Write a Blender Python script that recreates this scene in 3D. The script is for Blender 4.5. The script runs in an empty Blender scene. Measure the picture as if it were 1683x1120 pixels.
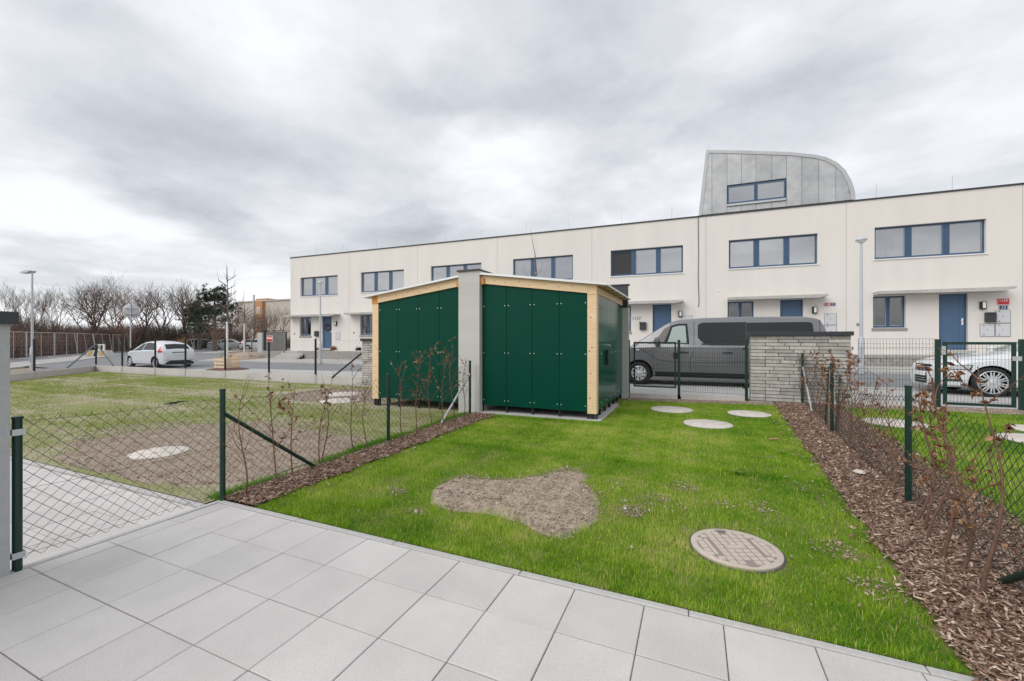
import bpy, bmesh, math, random
import numpy as np
from math import sin, cos, pi, radians, sqrt
from mathutils import Vector, Matrix
random.seed(7)
RNG = np.random.default_rng(11)
scene = bpy.context.scene
COL = scene.collection

# ------------------------------------------------------------------ camera
YAW = 0.4098
cam_d = bpy.data.cameras.new('camera')
cam = bpy.data.objects.new('camera', cam_d)
COL.objects.link(cam)
cam.location = (0, 0, 1.5)
cam.rotation_euler = (pi/2, 0, YAW)
cam_d.sensor_width = 36
cam_d.lens = 14.79
cam_d.shift_y = -0.0007
cam_d.clip_start = 0.05
cam_d.clip_end = 900
scene.camera = cam

# ------------------------------------------------------------------ exposure
vs = scene.view_settings
scene.display_settings.display_device = 'sRGB'
vs.view_transform = 'Standard'
vs.look = 'None'
vs.gamma = 1
vs.use_curve_mapping = False
vs.exposure = 0.44

# ------------------------------------------------------------------ world: overcast sky
SUN_EL, SUN_ROT = radians(42), radians(215)     # soft light from behind and left of the viewer
world = bpy.data.worlds.new('World')
scene.world = world
world.use_nodes = True
wt = world.node_tree
wt.nodes.clear()

def N(tree, kind, **kw):
    n = tree.nodes.new(kind)
    for k, v in kw.items():
        if k == 'ins':
            for a, b in v.items():
                n.inputs[a].default_value = b
        else:
            setattr(n, k, v)
    return n

def math_node(t, op, a, b=None, clamp=False):
    n = t.nodes.new('ShaderNodeMath'); n.operation = op; n.use_clamp = clamp
    for i, v in enumerate((a, b)):
        if v is None: continue
        if isinstance(v, (int, float)): n.inputs[i].default_value = v
        else: t.links.new(v, n.inputs[i])
    return n.outputs[0]

def build_world():
    t = wt; L = t.links
    out = N(t, 'ShaderNodeOutputWorld'); bg = N(t, 'ShaderNodeBackground')
    bg.inputs['Strength'].default_value = 0.1
    sky = N(t, 'ShaderNodeTexSky'); sky.sky_type = 'NISHITA'; sky.sun_disc = False
    sky.sun_elevation = SUN_EL; sky.sun_rotation = SUN_ROT
    tc = N(t, 'ShaderNodeTexCoord')
    sep = N(t, 'ShaderNodeSeparateXYZ'); L.new(tc.outputs['Generated'], sep.inputs[0])
    zz = math_node(t, 'ADD', math_node(t, 'MAXIMUM', sep.outputs[2], 0.0), 0.14)
    px = math_node(t, 'DIVIDE', sep.outputs[0], zz); py = math_node(t, 'DIVIDE', sep.outputs[1], zz)
    cmb = N(t, 'ShaderNodeCombineXYZ'); L.new(px, cmb.inputs[0]); L.new(py, cmb.inputs[1])
    wn = N(t, 'ShaderNodeTexNoise', ins={'Scale': 0.9, 'Detail': 6.0, 'Roughness': 0.58}); L.new(cmb.outputs[0], wn.inputs['Vector'])
    sub = N(t, 'ShaderNodeVectorMath', operation='SUBTRACT'); L.new(wn.outputs['Color'], sub.inputs[0]); sub.inputs[1].default_value = (.5, .5, .5)
    mad = N(t, 'ShaderNodeVectorMath', operation='MULTIPLY_ADD'); L.new(sub.outputs[0], mad.inputs[0]); mad.inputs[1].default_value = (1.15, 1.15, 0); L.new(cmb.outputs[0], mad.inputs[2])
    P = mad.outputs[0]
    n1 = N(t, 'ShaderNodeTexNoise', ins={'Scale': 0.62, 'Detail': 9.0, 'Roughness': 0.50}); L.new(P, n1.inputs['Vector'])
    n2 = N(t, 'ShaderNodeTexNoise', ins={'Scale': 2.1, 'Detail': 10.0, 'Roughness': 0.60}); L.new(cmb.outputs[0], n2.inputs['Vector'])
    sm = N(t, 'ShaderNodeMapRange', interpolation_type='SMOOTHSTEP', ins={'From Min': 0.38, 'From Max': 0.60}); L.new(n1.outputs['Fac'], sm.inputs['Value'])
    lum = math_node(t, 'ADD', SKY_BASE, math_node(t, 'MULTIPLY', math_node(t, 'SUBTRACT', n1.outputs['Fac'], 0.5), SKY_N1))
    lum = math_node(t, 'ADD', lum, math_node(t, 'MULTIPLY', math_node(t, 'SUBTRACT', sm.outputs[0], 0.6), 0.16))
    lum = math_node(t, 'ADD', lum, math_node(t, 'MULTIPLY', math_node(t, 'SUBTRACT', n2.outputs['Fac'], 0.5), SKY_N2))
    for (cx, cy, ax, ay, la, lb, amp) in BLOBS:
        s = N(t, 'ShaderNodeVectorMath', operation='SUBTRACT'); L.new(P, s.inputs[0]); s.inputs[1].default_value = (cx, cy, 0)
        d1 = N(t, 'ShaderNodeVectorMath', operation='DOT_PRODUCT'); L.new(s.outputs[0], d1.inputs[0]); d1.inputs[1].default_value = (ax/la, ay/la, 0)
        d2 = N(t, 'ShaderNodeVectorMath', operation='DOT_PRODUCT'); L.new(s.outputs[0], d2.inputs[0]); d2.inputs[1].default_value = (-ay/lb, ax/lb, 0)
        a = math_node(t, 'MULTIPLY', d1.outputs['Value'], d1.outputs['Value']); b = math_node(t, 'MULTIPLY', d2.outputs['Value'], d2.outputs['Value'])
        g = math_node(t, 'POWER', 2.718, math_node(t, 'MULTIPLY', math_node(t, 'ADD', a, b), -1.0))
        lum = math_node(t, 'ADD', lum, math_node(t, 'MULTIPLY', g, amp))
    # brighter towards the horizon as under the photographed cloud sheet
    hz = math_node(t, 'POWER', math_node(t, 'SUBTRACT', 1.0, math_node(t, 'MAXIMUM', sep.outputs[2], 0.0), True), 10.0)
    lum = math_node(t, 'ADD', lum, math_node(t, 'MULTIPLY', hz, 0.16))
    lum = math_node(t, 'MINIMUM', math_node(t, 'MAXIMUM', lum, 0.30), 0.80)
    ramp = N(t, 'ShaderNodeValToRGB'); L.new(lum, ramp.inputs[0])
    e = ramp.color_ramp.elements
    e[0].position = 0.15; e[0].color = (0.135, 0.142, 0.158, 1)
    e[1].position = 0.97; e[1].color = (0.955, 0.965, 0.98, 1)
    m = e.new(0.55); m.color = (0.518, 0.538, 0.578, 1)
    sc = N(t, 'ShaderNodeVectorMath', operation='SCALE'); L.new(ramp.outputs[0], sc.inputs[0]); sc.inputs['Scale'].default_value = 9.6
    mix = N(t, 'ShaderNodeMix', data_type='RGBA'); mix.inputs[0].default_value = 0.965
    L.new(sky.outputs[0], mix.inputs[6]); L.new(sc.outputs[0], mix.inputs[7])
    L.new(mix.outputs[2], bg.inputs['Color']); L.new(bg.outputs[0], out.inputs['Surface'])

SKY_BASE, SKY_N1, SKY_N2 = 0.675, 0.40, 0.36
BLOBS = [
    (-1.522, 0.964, 0.313, 0.950, 0.512, 0.380, -0.31),
    (-2.199, 1.237, -0.026, 1.000, 0.364, 0.345, -0.27),
    (-1.470, 2.045, 0.621, 0.784, 0.208, 0.216, -0.13),
    (-0.639, 1.102, 0.910, 0.414, 0.420, 0.204, -0.13),
    (-1.279, 0.563, 0.708, 0.706, 0.181, 0.101, -0.12),
    (0.279, 1.559, 0.988, 0.157, 0.528, 0.290, -0.16),
    (-0.713, 0.884, 0.769, 0.639, 0.088, 0.132, 0.10),
    (-0.641, 1.487, 0.862, 0.507, 0.380, 0.255, 0.15),
    (-2.880, 1.135, -0.753, 0.658, 0.447, 0.287, 0.08),
    (-3.231, 1.783, 0.050, 0.999, 0.235, 0.215, -0.12),
    (-0.078, 1.155, 0.974, 0.226, 0.156, 0.107, 0.03),
]

build_world()

sun_d = bpy.data.lights.new('sun', 'SUN')
sun_d.energy = 1.5
sun_d.angle = radians(50)
sun_d.color = (1.0, 0.965, 0.92)
sun = bpy.data.objects.new('sun', sun_d); COL.objects.link(sun)
# direction towards the sun, same bearing as the sky texture
sdir = Vector((sin(SUN_ROT)*cos(SUN_EL), cos(SUN_ROT)*cos(SUN_EL), sin(SUN_EL)))
sun.rotation_euler = sdir.to_track_quat('Z', 'Y').to_euler()
sun.location = (0, -5, 30)

# ------------------------------------------------------------------ helpers
def tag(o, label=None, cat=None, group=None, kind=None):
    if label: o['label'] = label
    if cat: o['category'] = cat
    if group: o['group'] = group
    if kind: o['kind'] = kind
    return o

def thing(name, label, cat, loc=(0, 0, 0), rz=0.0, group=None):
    o = bpy.data.objects.new(name, None); COL.objects.link(o)
    o.location = loc; o.rotation_euler = (0, 0, rz); o.empty_display_size = 0.2
    return tag(o, label, cat, group)

def copy_tree(o, parent=None):
    c = o.copy(); COL.objects.link(c)
    c.parent = parent
    for ch in list(o.children): copy_tree(ch, c)
    return c

class MB:
    def __init__(s): s.v = []; s.f = []; s.m = []
    def add(s, vs_, fs, mi=0):
        b = len(s.v); s.v += [tuple(v) for v in vs_]
        for f in fs: s.f.append(tuple(b+i for i in f)); s.m.append(mi)
        return s
    def box(s, x0, x1, y0, y1, z0, z1, mi=0):
        return s.add([(x0,y0,z0),(x1,y0,z0),(x1,y1,z0),(x0,y1,z0),(x0,y0,z1),(x1,y0,z1),(x1,y1,z1),(x0,y1,z1)],
            [(0,3,2,1),(4,5,6,7),(0,1,5,4),(1,2,6,5),(2,3,7,6),(3,0,4,7)], mi)
    def bbox(s, x0, x1, y0, y1, z0, z1, b=0.004, mi=0):
        # box with a chamfered top rim
        return s.add([(x0,y0,z0),(x1,y0,z0),(x1,y1,z0),(x0,y1,z0),(x0,y0,z1-b),(x1,y0,z1-b),(x1,y1,z1-b),(x0,y1,z1-b),
                      (x0+b,y0+b,z1),(x1-b,y0+b,z1),(x1-b,y1-b,z1),(x0+b,y1-b,z1)],
            [(0,3,2,1),(8,9,10,11),(0,1,5,4),(1,2,6,5),(2,3,7,6),(3,0,4,7),(4,5,9,8),(5,6,10,9),(6,7,11,10),(7,4,8,11)], mi)
    def tube(s, pts, r, n=6, mi=0, cap=True):
        pts = [Vector(p) for p in pts]; k = len(pts)
        rs = r if isinstance(r, (list, tuple)) else [r]*k
        b = len(s.v); prev = None
        for i, p in enumerate(pts):
            d = (pts[min(i+1, k-1)]-pts[max(i-1, 0)])
            if d.length < 1e-9: d = Vector((0, 0, 1))
            d.normalize()
            if prev is None:
                a = d.cross(Vector((0, 0, 1)) if abs(d.z) < .9 else Vector((1, 0, 0)))
            else:
                a = prev - d*prev.dot(d)
            a.normalize(); prev = a; c = d.cross(a)
            for j in range(n):
                t = 2*pi*j/n
                q = p + (a*cos(t)+c*sin(t))*rs[i]
                s.v.append((q.x, q.y, q.z))
        for i in range(k-1):
            for j in range(n):
                j2 = (j+1) % n
                s.f.append((b+i*n+j, b+i*n+j2, b+(i+1)*n+j2, b+(i+1)*n+j)); s.m.append(mi)
        if cap and n > 2:
            s.f.append(tuple(b+j for j in range(n-1, -1, -1))); s.m.append(mi)
            s.f.append(tuple(b+(k-1)*n+j for j in range(n))); s.m.append(mi)
        return s
    def lathe(s, prof, n=24, axis='z', c=(0, 0, 0), mi=0):
        b = len(s.v); k = len(prof)
        for (r, h) in prof:
            for j in range(n):
                t = 2*pi*j/n
                if axis == 'z': q = (c[0]+r*cos(t), c[1]+r*sin(t), c[2]+h)
                else: q = (c[0]+r*cos(t), c[1]+h, c[2]+r*sin(t))
                s.v.append(q)
        for i in range(k-1):
            for j in range(n):
                j2 = (j+1) % n
                s.f.append((b+i*n+j, b+i*n+j2, b+(i+1)*n+j2, b+(i+1)*n+j)); s.m.append(mi)
        s.f.append(tuple(b+j for j in range(n-1, -1, -1))); s.m.append(mi)
        s.f.append(tuple(b+(k-1)*n+j for j in range(n))); s.m.append(mi)
        return s
    def prism(s, poly, y0, y1, mi=0):
        # polygon in x,z extruded in y
        n = len(poly)
        vs_ = [(x, y0, z) for x, z in poly]+[(x, y1, z) for x, z in poly]
        fs = [tuple(range(n)), tuple(range(2*n-1, n-1, -1))]+[(i, n+i, n+(i+1) % n, (i+1) % n) for i in range(n)]
        return s.add(vs_, fs, mi)
    def prismz(s, poly, z0, z1, mi=0):
        n = len(poly)
        vs_ = [(x, y, z0) for x, y in poly]+[(x, y, z1) for x, y in poly]
        fs = [tuple(range(n-1, -1, -1)), tuple(range(n, 2*n))]+[(i, (i+1) % n, n+(i+1) % n, n+i) for i in range(n)]
        return s.add(vs_, fs, mi)
    def mesh(s, name, mats, smooth=False, angle=35, normals=False):
        me = bpy.data.meshes.new(name); me.from_pydata(s.v, [], s.f)
        for m in (mats if isinstance(mats, (list, tuple)) else [mats]): me.materials.append(m)
        me.polygons.foreach_set('material_index', s.m)
        if normals or smooth:
            bm = bmesh.new(); bm.from_mesh(me)
            if normals: bmesh.ops.recalc_face_normals(bm, faces=bm.faces)
            if smooth:
                for f in bm.faces: f.smooth = True
                a = radians(angle)
                for e in bm.edges:
                    if len(e.link_faces) == 2 and e.calc_face_angle(0) > a: e.smooth = False
            bm.to_mesh(me); bm.free()
        me.update()
        return me
    def build(s, name, mats, parent=None, smooth=False, loc=None, rz=0, angle=35, normals=False):
        return link(name, s.mesh(name, mats, smooth, angle, normals), parent, loc, rz)

def link(name, me, parent=None, loc=None, rz=0):
    o = bpy.data.objects.new(name, me); COL.objects.link(o)
    if parent: o.parent = parent
    if loc: o.location = loc
    if rz: o.rotation_euler = (0, 0, rz)
    return o

# ------------------------------------------------------------------ materials
def mat(name, col, rough=0.7, metal=0.0, var=0.0, vscale=8.0, bump=0.0, bscale=60.0, col2=None, perobj=0.0,
        spec=0.5, coat=0.0, stretch=None, detail=6.0, coat_rough=0.03, obj_space=False, big=0.0, bigscale=0.7):
    m = bpy.data.materials.new(name); m.use_nodes = True
    t = m.node_tree; L = t.links; b = t.nodes['Principled BSDF']
    b.inputs['Roughness'].default_value = rough; b.inputs['Metallic'].default_value = metal
    b.inputs['Specular IOR Level'].default_value = spec
    b.inputs['Coat Weight'].default_value = coat; b.inputs['Coat Roughness'].default_value = coat_rough
    c = (col[0], col[1], col[2], 1)
    b.inputs['Base Color'].default_value = c
    if var == 0 and bump == 0 and perobj == 0 and col2 is None and big == 0: return m
    if obj_space:
        tcn = N(t, 'ShaderNodeTexCoord'); src = tcn.outputs['Object']
    else:
        g = N(t, 'ShaderNodeNewGeometry'); src = g.outputs['Position']
    if stretch:
        mp = N(t, 'ShaderNodeVectorMath', operation='MULTIPLY'); L.new(src, mp.inputs[0]); mp.inputs[1].default_value = stretch; src = mp.outputs[0]
    cur = None
    if col2 is not None or var > 0:
        nz = N(t, 'ShaderNodeTexNoise', ins={'Scale': vscale, 'Detail': detail, 'Roughness': 0.6}); L.new(src, nz.inputs['Vector'])
        mr = N(t, 'ShaderNodeMapRange', ins={'From Min': 0.32, 'From Max': 0.68}); L.new(nz.outputs['Fac'], mr.inputs['Value'])
        mx = N(t, 'ShaderNodeMix', data_type='RGBA'); L.new(mr.outputs[0], mx.inputs[0])
        if col2 is not None:
            mx.inputs[6].default_value = c; mx.inputs[7].default_value = (*col2, 1)
        else:
            mx.inputs[6].default_value = tuple(x*(1-var) for x in col)+(1,)
            mx.inputs[7].default_value = tuple(min(1, x*(1+var)) for x in col)+(1,)
        cur = mx.outputs[2]
    def mul(cur, fac_out, lo, hi):
        mr = N(t, 'ShaderNodeMapRange', ins={'From Min': 0.0, 'From Max': 1.0, 'To Min': lo, 'To Max': hi}); L.new(fac_out, mr.inputs['Value'])
        s = N(t, 'ShaderNodeVectorMath', operation='SCALE')
        if cur is None: s.inputs[0].default_value = col
        else: L.new(cur, s.inputs[0])
        L.new(mr.outputs[0], s.inputs['Scale']); return s.outputs[0]
    if big > 0:
        nb = N(t, 'ShaderNodeTexNoise', ins={'Scale': bigscale, 'Detail': 4.0, 'Roughness': 0.55}); L.new(src, nb.inputs['Vector'])
        mrb = N(t, 'ShaderNodeMapRange', ins={'From Min': 0.3, 'From Max': 0.7}); L.new(nb.outputs['Fac'], mrb.inputs['Value'])
        cur = mul(cur, mrb.outputs[0], 1-big, 1+big)
    if perobj > 0:
        oi = N(t, 'ShaderNodeObjectInfo'); cur = mul(cur, oi.outputs['Random'], 1-perobj, 1+perobj)
    if cur is not None: L.new(cur, b.inputs['Base Color'])
    if bump > 0:
        n2 = N(t, 'ShaderNodeTexNoise', ins={'Scale': bscale, 'Detail': 5.0, 'Roughness': 0.6}); L.new(src, n2.inputs['Vector'])
        bp = N(t, 'ShaderNodeBump', ins={'Strength': bump, 'Distance': 0.01}); L.new(n2.outputs['Fac'], bp.inputs['Height'])
        L.new(bp.outputs[0], b.inputs['Normal'])
    return m

M = {}
M['paver'] = mat('paver_concrete', (.578, .557, .543), .85, var=.10, vscale=150, bump=.6, bscale=260, perobj=.05, big=.07, bigscale=2.6, detail=9)
M['kerb'] = mat('kerb_concrete', (.44, .43, .42), .85, var=.08, vscale=40, bump=.2, bscale=200, big=.06)
M['joint'] = mat('joint_sand', (.19, .17, .15), .95, var=.2, vscale=60)
M['plaster_grey'] = mat('grey_plaster', (.42, .435, .44), .9, var=.05, vscale=30, bump=.6, bscale=240)
M['plinth'] = mat('plinth_concrete', (.50, .475, .455), .9, var=.07, vscale=9, bump=.2, bscale=120, big=.08)
M['pillar'] = mat('pillar_block_concrete', (.50, .495, .47), .88, var=.05, vscale=50, bump=.3, bscale=140, perobj=.04)
M['anthracite'] = mat('anthracite_sheet_metal', (.03, .034, .04), .45, var=.1, vscale=5)
M['green_panel'] = mat('dark_green_laminate', (.0004, .052, .032), .34, var=.04, vscale=3, spec=.13)
M['green_gloss'] = mat('glossy_green_laminate', (.0012, .085, .054), .17, var=.05, vscale=3, spec=.11)
M['wood'] = mat('spruce_timber', (.68, .475, .27), .55, col2=(.78, .60, .39), vscale=5, stretch=(1, 1, 9), bump=.1, bscale=60)
M['wood_beam'] = mat('spruce_beam', (.68, .48, .275), .55, col2=(.78, .61, .40), vscale=5, stretch=(.6, 6, 9), bump=.1, bscale=60)
M['wood_orange'] = mat('orange_end_grain', (.55, .24, .05), .6, var=.12, vscale=30)
M['knot'] = mat('wood_knot', (.13, .055, .02), .6)
M['steel_black'] = mat('black_steel', (.008, .008, .009), .5)
M['bolt'] = mat('bright_screw', (.75, .76, .78), .3, metal=.6)
M['zinc'] = mat('galvanised_steel', (.52, .54, .56), .45, metal=.45, var=.12, vscale=18)
M['lamp_grey'] = mat('lamp_post_paint', (.50, .53, .56), .5, metal=.3, var=.05, vscale=10)
M['white_metal'] = mat('white_roof_sheet', (.70, .71, .72), .4, metal=.2)
M['fence_green'] = mat('green_fence_coat', (.004, .032, .024), .35, spec=.5)
M['fence_black'] = mat('dark_fence_coat', (.006, .011, .011), .4)
M['wire'] = mat('coated_wire', (.012, .030, .024), .5)
M['wire_grey'] = mat('grey_wire', (.10, .115, .115), .55)
M['render'] = mat('cream_render', (.700, .668, .628), .92, var=.015, vscale=90, bump=.12, bscale=260, big=.035, bigscale=1.0, stretch=(1.6, 1.6, .28))
M['seam'] = mat('movement_joint', (.25, .24, .22), .9)
M['canopy'] = mat('canopy_concrete', (.43, .42, .40), .88, var=.10, vscale=9, bump=.2, bscale=120, big=.08, bigscale=2)
M['blue_frame'] = mat('blue_window_frame', (.045, .095, .175), .4, var=.04, vscale=4)
M['dark_frame'] = mat('dark_blue_gasket', (.018, .028, .045), .45)
M['blue_door'] = mat('blue_door_paint', (.060, .120, .215), .42, var=.04, vscale=4)
M['sill'] = mat('white_sill', (.72, .72, .72), .5)
M['stone_sill'] = mat('grey_brick_sill', (.30, .275, .25), .85, var=.15, vscale=30, perobj=.05)
M['black'] = mat('black_plastic', (.01, .01, .011), .5)
M['charcoal'] = mat('charcoal_plastic', (.035, .038, .042), .45)
M['white'] = mat('white_plastic', (.78, .78, .76), .4)
M['meter'] = mat('grey_meter_door', (.56, .57, .59), .5, var=.03, vscale=20)
M['red'] = mat('sign_red', (.50, .012, .025), .4)
M['navy'] = mat('sign_navy', (.012, .03, .12), .4)
M['sign_white'] = mat('sign_white', (.8, .8, .8), .4)
M['curtain'] = mat('white_curtain', (.84, .84, .84), .8)
M['blind'] = mat('white_blind', (.72, .73, .74), .7)
M['room'] = mat('dim_room', (.20, .20, .20), .9)
M['screen'] = mat('dark_insect_screen', (.03, .032, .036), .7)
M['zinc_panel'] = mat('weathered_zinc_cladding', (.36, .37, .38), .55, metal=.25, col2=(.50, .51, .52), vscale=2.2, detail=8, perobj=.08, bump=.05, bscale=30)
M['zinc_trim'] = mat('zinc_trim', (.46, .47, .485), .5, metal=.3, var=.06, vscale=3)
M['stone_wall'] = mat('garden_wall_stone', (.42, .40, .375), .9, var=.16, vscale=9, perobj=.22, bump=.5, bscale=60)
M['mortar'] = mat('dark_wall_joint', (.10, .09, .085), .95)
M['wall_block'] = mat('retaining_block', (.33, .31, .29), .9, var=.2, vscale=7, bump=.5, bscale=50)
M['asphalt'] = mat('asphalt', (.205, .21, .22), .9, var=.10, vscale=120, bump=.3, bscale=180, big=.05, bigscale=.4)
M['footway'] = mat('footway_paving', (.40, .385, .37), .9, var=.12, vscale=14, big=.08, bigscale=.8)
M['parking'] = mat('parking_pavers', (.42, .415, .405), .9, var=.12, vscale=10, big=.06)
M['groove'] = mat('cover_groove', (.25, .22, .19), .9)
M['dirt'] = mat('bare_dirt', (.23, .17, .125), .95, col2=(.34, .275, .22), vscale=4, bump=.8, bscale=30)
M['concrete_cover'] = mat('concrete_cover', (.48, .415, .36), .85, var=.08, vscale=30, bump=.2, bscale=180, big=.06, bigscale=3)
M['cover_slab'] = mat('pale_concrete_cover', (.56, .51, .465), .88, var=.20, vscale=9, bump=.2, bscale=120)
M['tyre'] = mat('tyre_rubber', (.012, .012, .013), .75)
M['rim'] = mat('silver_rim', (.62, .63, .65), .35, metal=.5)
M['chrome'] = mat('chrome', (.75, .76, .78), .15, metal=.9)
M['car_white'] = mat('white_car_paint', (.66, .68, .71), .35, spec=.5, coat=.8)
M['car_grey'] = mat('grey_car_paint', (.16, .165, .175), .34, metal=.35, coat=.9)
M['car_silver'] = mat('silver_car_paint', (.48, .50, .50), .35, metal=.3, coat=.7)
M['car_black'] = mat('black_car_paint', (.015, .018, .026), .3, coat=.9)
M['car_dark_trim'] = mat('black_car_trim', (.014, .014, .016), .6)
M['car_glass'] = mat('tinted_car_glass', (.006, .007, .008), .04, spec=.55)
M['car_glass_light'] = mat('clear_car_glass', (.33, .40, .38), .08, spec=.7)
M['tail_red'] = mat('tail_lamp_red', (.50, .01, .02), .2, coat=.6)
M['lens'] = mat('headlamp_lens', (.50, .52, .54), .12, spec=.8, metal=.2)
M['bark'] = mat('grey_bark', (.150, .128, .112), .9, var=.25, vscale=20)
M['bark_pale'] = mat('pale_bark', (.27, .245, .215), .9, var=.2, vscale=12)
M['twig'] = mat('brown_twig', (.15, .115, .095), .9, var=.2, vscale=9)
M['twig_red'] = mat('red_brown_twig', (.20, .120, .088), .9, var=.25, vscale=2)
M['white_trunk'] = mat('limewashed_trunk', (.72, .72, .70), .8)
M['pine'] = mat('pine_needles', (.050, .085, .045), .8, var=.4, vscale=1.2)
M['sapling_stem'] = mat('sapling_stem', (.16, .085, .06), .8, var=.3, vscale=30)
M['dry_leaf'] = mat('dry_leaf', (.33, .155, .075), .7, col2=(.47, .27, .15), vscale=22)
M['mulch'] = mat('bark_mulch', (.13, .065, .045), .9, var=.3, vscale=40, bump=.9, bscale=50)
M['soil'] = mat('sandy_soil', (.30, .235, .18), .95, col2=(.42, .345, .275), vscale=26, bump=.8, bscale=70)
M['building_beige'] = mat('beige_block_render', (.50, .455, .40), .9, big=.05, bigscale=.2, var=.02, vscale=6)
M['building_orange'] = mat('orange_block_render', (.46, .24, .12), .9)
M['yellow'] = mat('faded_yellow', (.55, .36, .12), .7, var=.15, vscale=6)
M['gate_panel'] = mat('grey_gate_panel', (.15, .145, .14), .8, var=.15, vscale=4)
M['leaf_green'] = mat('weed_leaf', (.10, .20, .04), .6)
M['wreath'] = mat('dark_red_wreath', (.12, .02, .02), .8, col2=(.04, .035, .02), vscale=25)

def glass_mat(name, base):
    m = bpy.data.materials.new(name); m.use_nodes = True
    t = m.node_tree; L = t.links; t.nodes.clear()
    o = N(t, 'ShaderNodeOutputMaterial'); mx = N(t, 'ShaderNodeMixShader')
    tr = N(t, 'ShaderNodeBsdfTransparent'); tr.inputs[0].default_value = (.95, .97, .97, 1)
    gl = N(t, 'ShaderNodeBsdfGlossy'); gl.inputs['Roughness'].default_value = .015
    fr = N(t, 'ShaderNodeFresnel'); fr.inputs[0].default_value = 1.9
    nz = N(t, 'ShaderNodeTexNoise', ins={'Scale': 1.1, 'Detail': 1.0}); g = N(t, 'ShaderNodeNewGeometry'); L.new(g.outputs['Position'], nz.inputs['Vector'])
    bp = N(t, 'ShaderNodeBump', ins={'Strength': .12, 'Distance': .02}); L.new(nz.outputs['Fac'], bp.inputs['Height']); L.new(bp.outputs[0], gl.inputs['Normal'])
    ad = math_node(t, 'ADD', math_node(t, 'MULTIPLY', fr.outputs[0], 1.5), base, True)
    L.new(ad, mx.inputs[0]); L.new(tr.outputs[0], mx.inputs[1]); L.new(gl.outputs[0], mx.inputs[2]); L.new(mx.outputs[0], o.inputs[0])
    return m
M['glass'] = glass_mat('window_glass', .42)
M['glass_dark'] = glass_mat('clear_window_glass', .06)

def leaf_mat(name, c1, c2, c3, trans=.35):
    # per-blade tint stored on the mesh mixes three real blade colours
    m = bpy.data.materials.new(name); m.use_nodes = True
    t = m.node_tree; L = t.links; t.nodes.clear()
    o = N(t, 'ShaderNodeOutputMaterial')
    at = N(t, 'ShaderNodeAttribute'); at.attribute_name = 'tint'
    r = N(t, 'ShaderNodeValToRGB'); L.new(at.outputs['Fac'], r.inputs[0])
    e = r.color_ramp.elements; e[0].color = (*c1, 1); e[1].color = (*c3, 1); k = e.new(.52); k.color = (*c2, 1)
    d = N(t, 'ShaderNodeBsdfPrincipled'); d.inputs['Roughness'].default_value = .6; d.inputs['Specular IOR Level'].default_value = .25
    tl = N(t, 'ShaderNodeBsdfTranslucent'); mx = N(t, 'ShaderNodeMixShader'); mx.inputs[0].default_value = trans
    L.new(r.outputs[0], d.inputs['Base Color']); L.new(r.outputs[0], tl.inputs[0])
    L.new(d.outputs[0], mx.inputs[1]); L.new(tl.outputs[0], mx.inputs[2]); L.new(mx.outputs[0], o.inputs[0])
    return m
M['grass'] = leaf_mat('grass_blades', (.058, .225, .008), (.285, .475, .020), (.72, .68, .22))
M['grass_pale'] = leaf_mat('thin_grass_blades', (.17, .26, .03), (.31, .37, .07), (.48, .44, .24))
M['chip'] = leaf_mat('bark_chips', (.065, .034, .024), (.255, .155, .110), (.66, .53, .42), 0.0)
M['crumb_dark'] = leaf_mat('brown_soil_crumbs', (.19, .14, .105), (.29, .225, .175), (.44, .36, .29), 0.0)
M['crumb'] = leaf_mat('soil_crumbs', (.20, .15, .115), (.34, .27, .21), (.56, .47, .39), 0.0)
M['leaf'] = leaf_mat('withered_leaves', (.10, .042, .02), (.25, .115, .055), (.46, .28, .16), .15)

def ground_mix(name, ca, cb, cc, s1, s2, th=.5, stretch=None, bump=.6):
    m = bpy.data.materials.new(name); m.use_nodes = True
    t = m.node_tree; L = t.links; b = t.nodes['Principled BSDF']; b.inputs['Roughness'].default_value = .95
    b.inputs['Specular IOR Level'].default_value = .15
    g = N(t, 'ShaderNodeNewGeometry'); src = g.outputs['Position']
    if stretch:
        mp = N(t, 'ShaderNodeVectorMath', operation='MULTIPLY'); L.new(src, mp.inputs[0]); mp.inputs[1].default_value = stretch; src = mp.outputs[0]
    n1 = N(t, 'ShaderNodeTexNoise', ins={'Scale': s1, 'Detail': 7.0, 'Roughness': .62}); L.new(src, n1.inputs['Vector'])
    n2 = N(t, 'ShaderNodeTexNoise', ins={'Scale': s2, 'Detail': 6.0, 'Roughness': .7}); L.new(g.outputs['Position'], n2.inputs['Vector'])
    r1 = N(t, 'ShaderNodeMapRange', ins={'From Min': th-.08, 'From Max': th+.08}); L.new(n1.outputs['Fac'], r1.inputs['Value'])
    r2 = N(t, 'ShaderNodeMapRange', ins={'From Min': .35, 'From Max': .65}); L.new(n2.outputs['Fac'], r2.inputs['Value'])
    m1 = N(t, 'ShaderNodeMix', data_type='RGBA'); m1.inputs[6].default_value = (*ca, 1); m1.inputs[7].default_value = (*cb, 1); L.new(r2.outputs[0], m1.inputs[0])
    m2 = N(t, 'ShaderNodeMix', data_type='RGBA'); L.new(r1.outputs[0], m2.inputs[0]); L.new(m1.outputs[2], m2.inputs[6]); m2.inputs[7].default_value = (*cc, 1)
    L.new(m2.outputs[2], b.inputs['Base Color'])
    bp = N(t, 'ShaderNodeBump', ins={'Strength': bump, 'Distance': .02}); L.new(n2.outputs['Fac'], bp.inputs['Height']); L.new(bp.outputs[0], b.inputs['Normal'])
    return m
M['lawn_ground'] = ground_mix('lawn_ground', (.085, .135, .018), (.16, .21, .035), (.24, .20, .10), 2.2, 40, .58)
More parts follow.
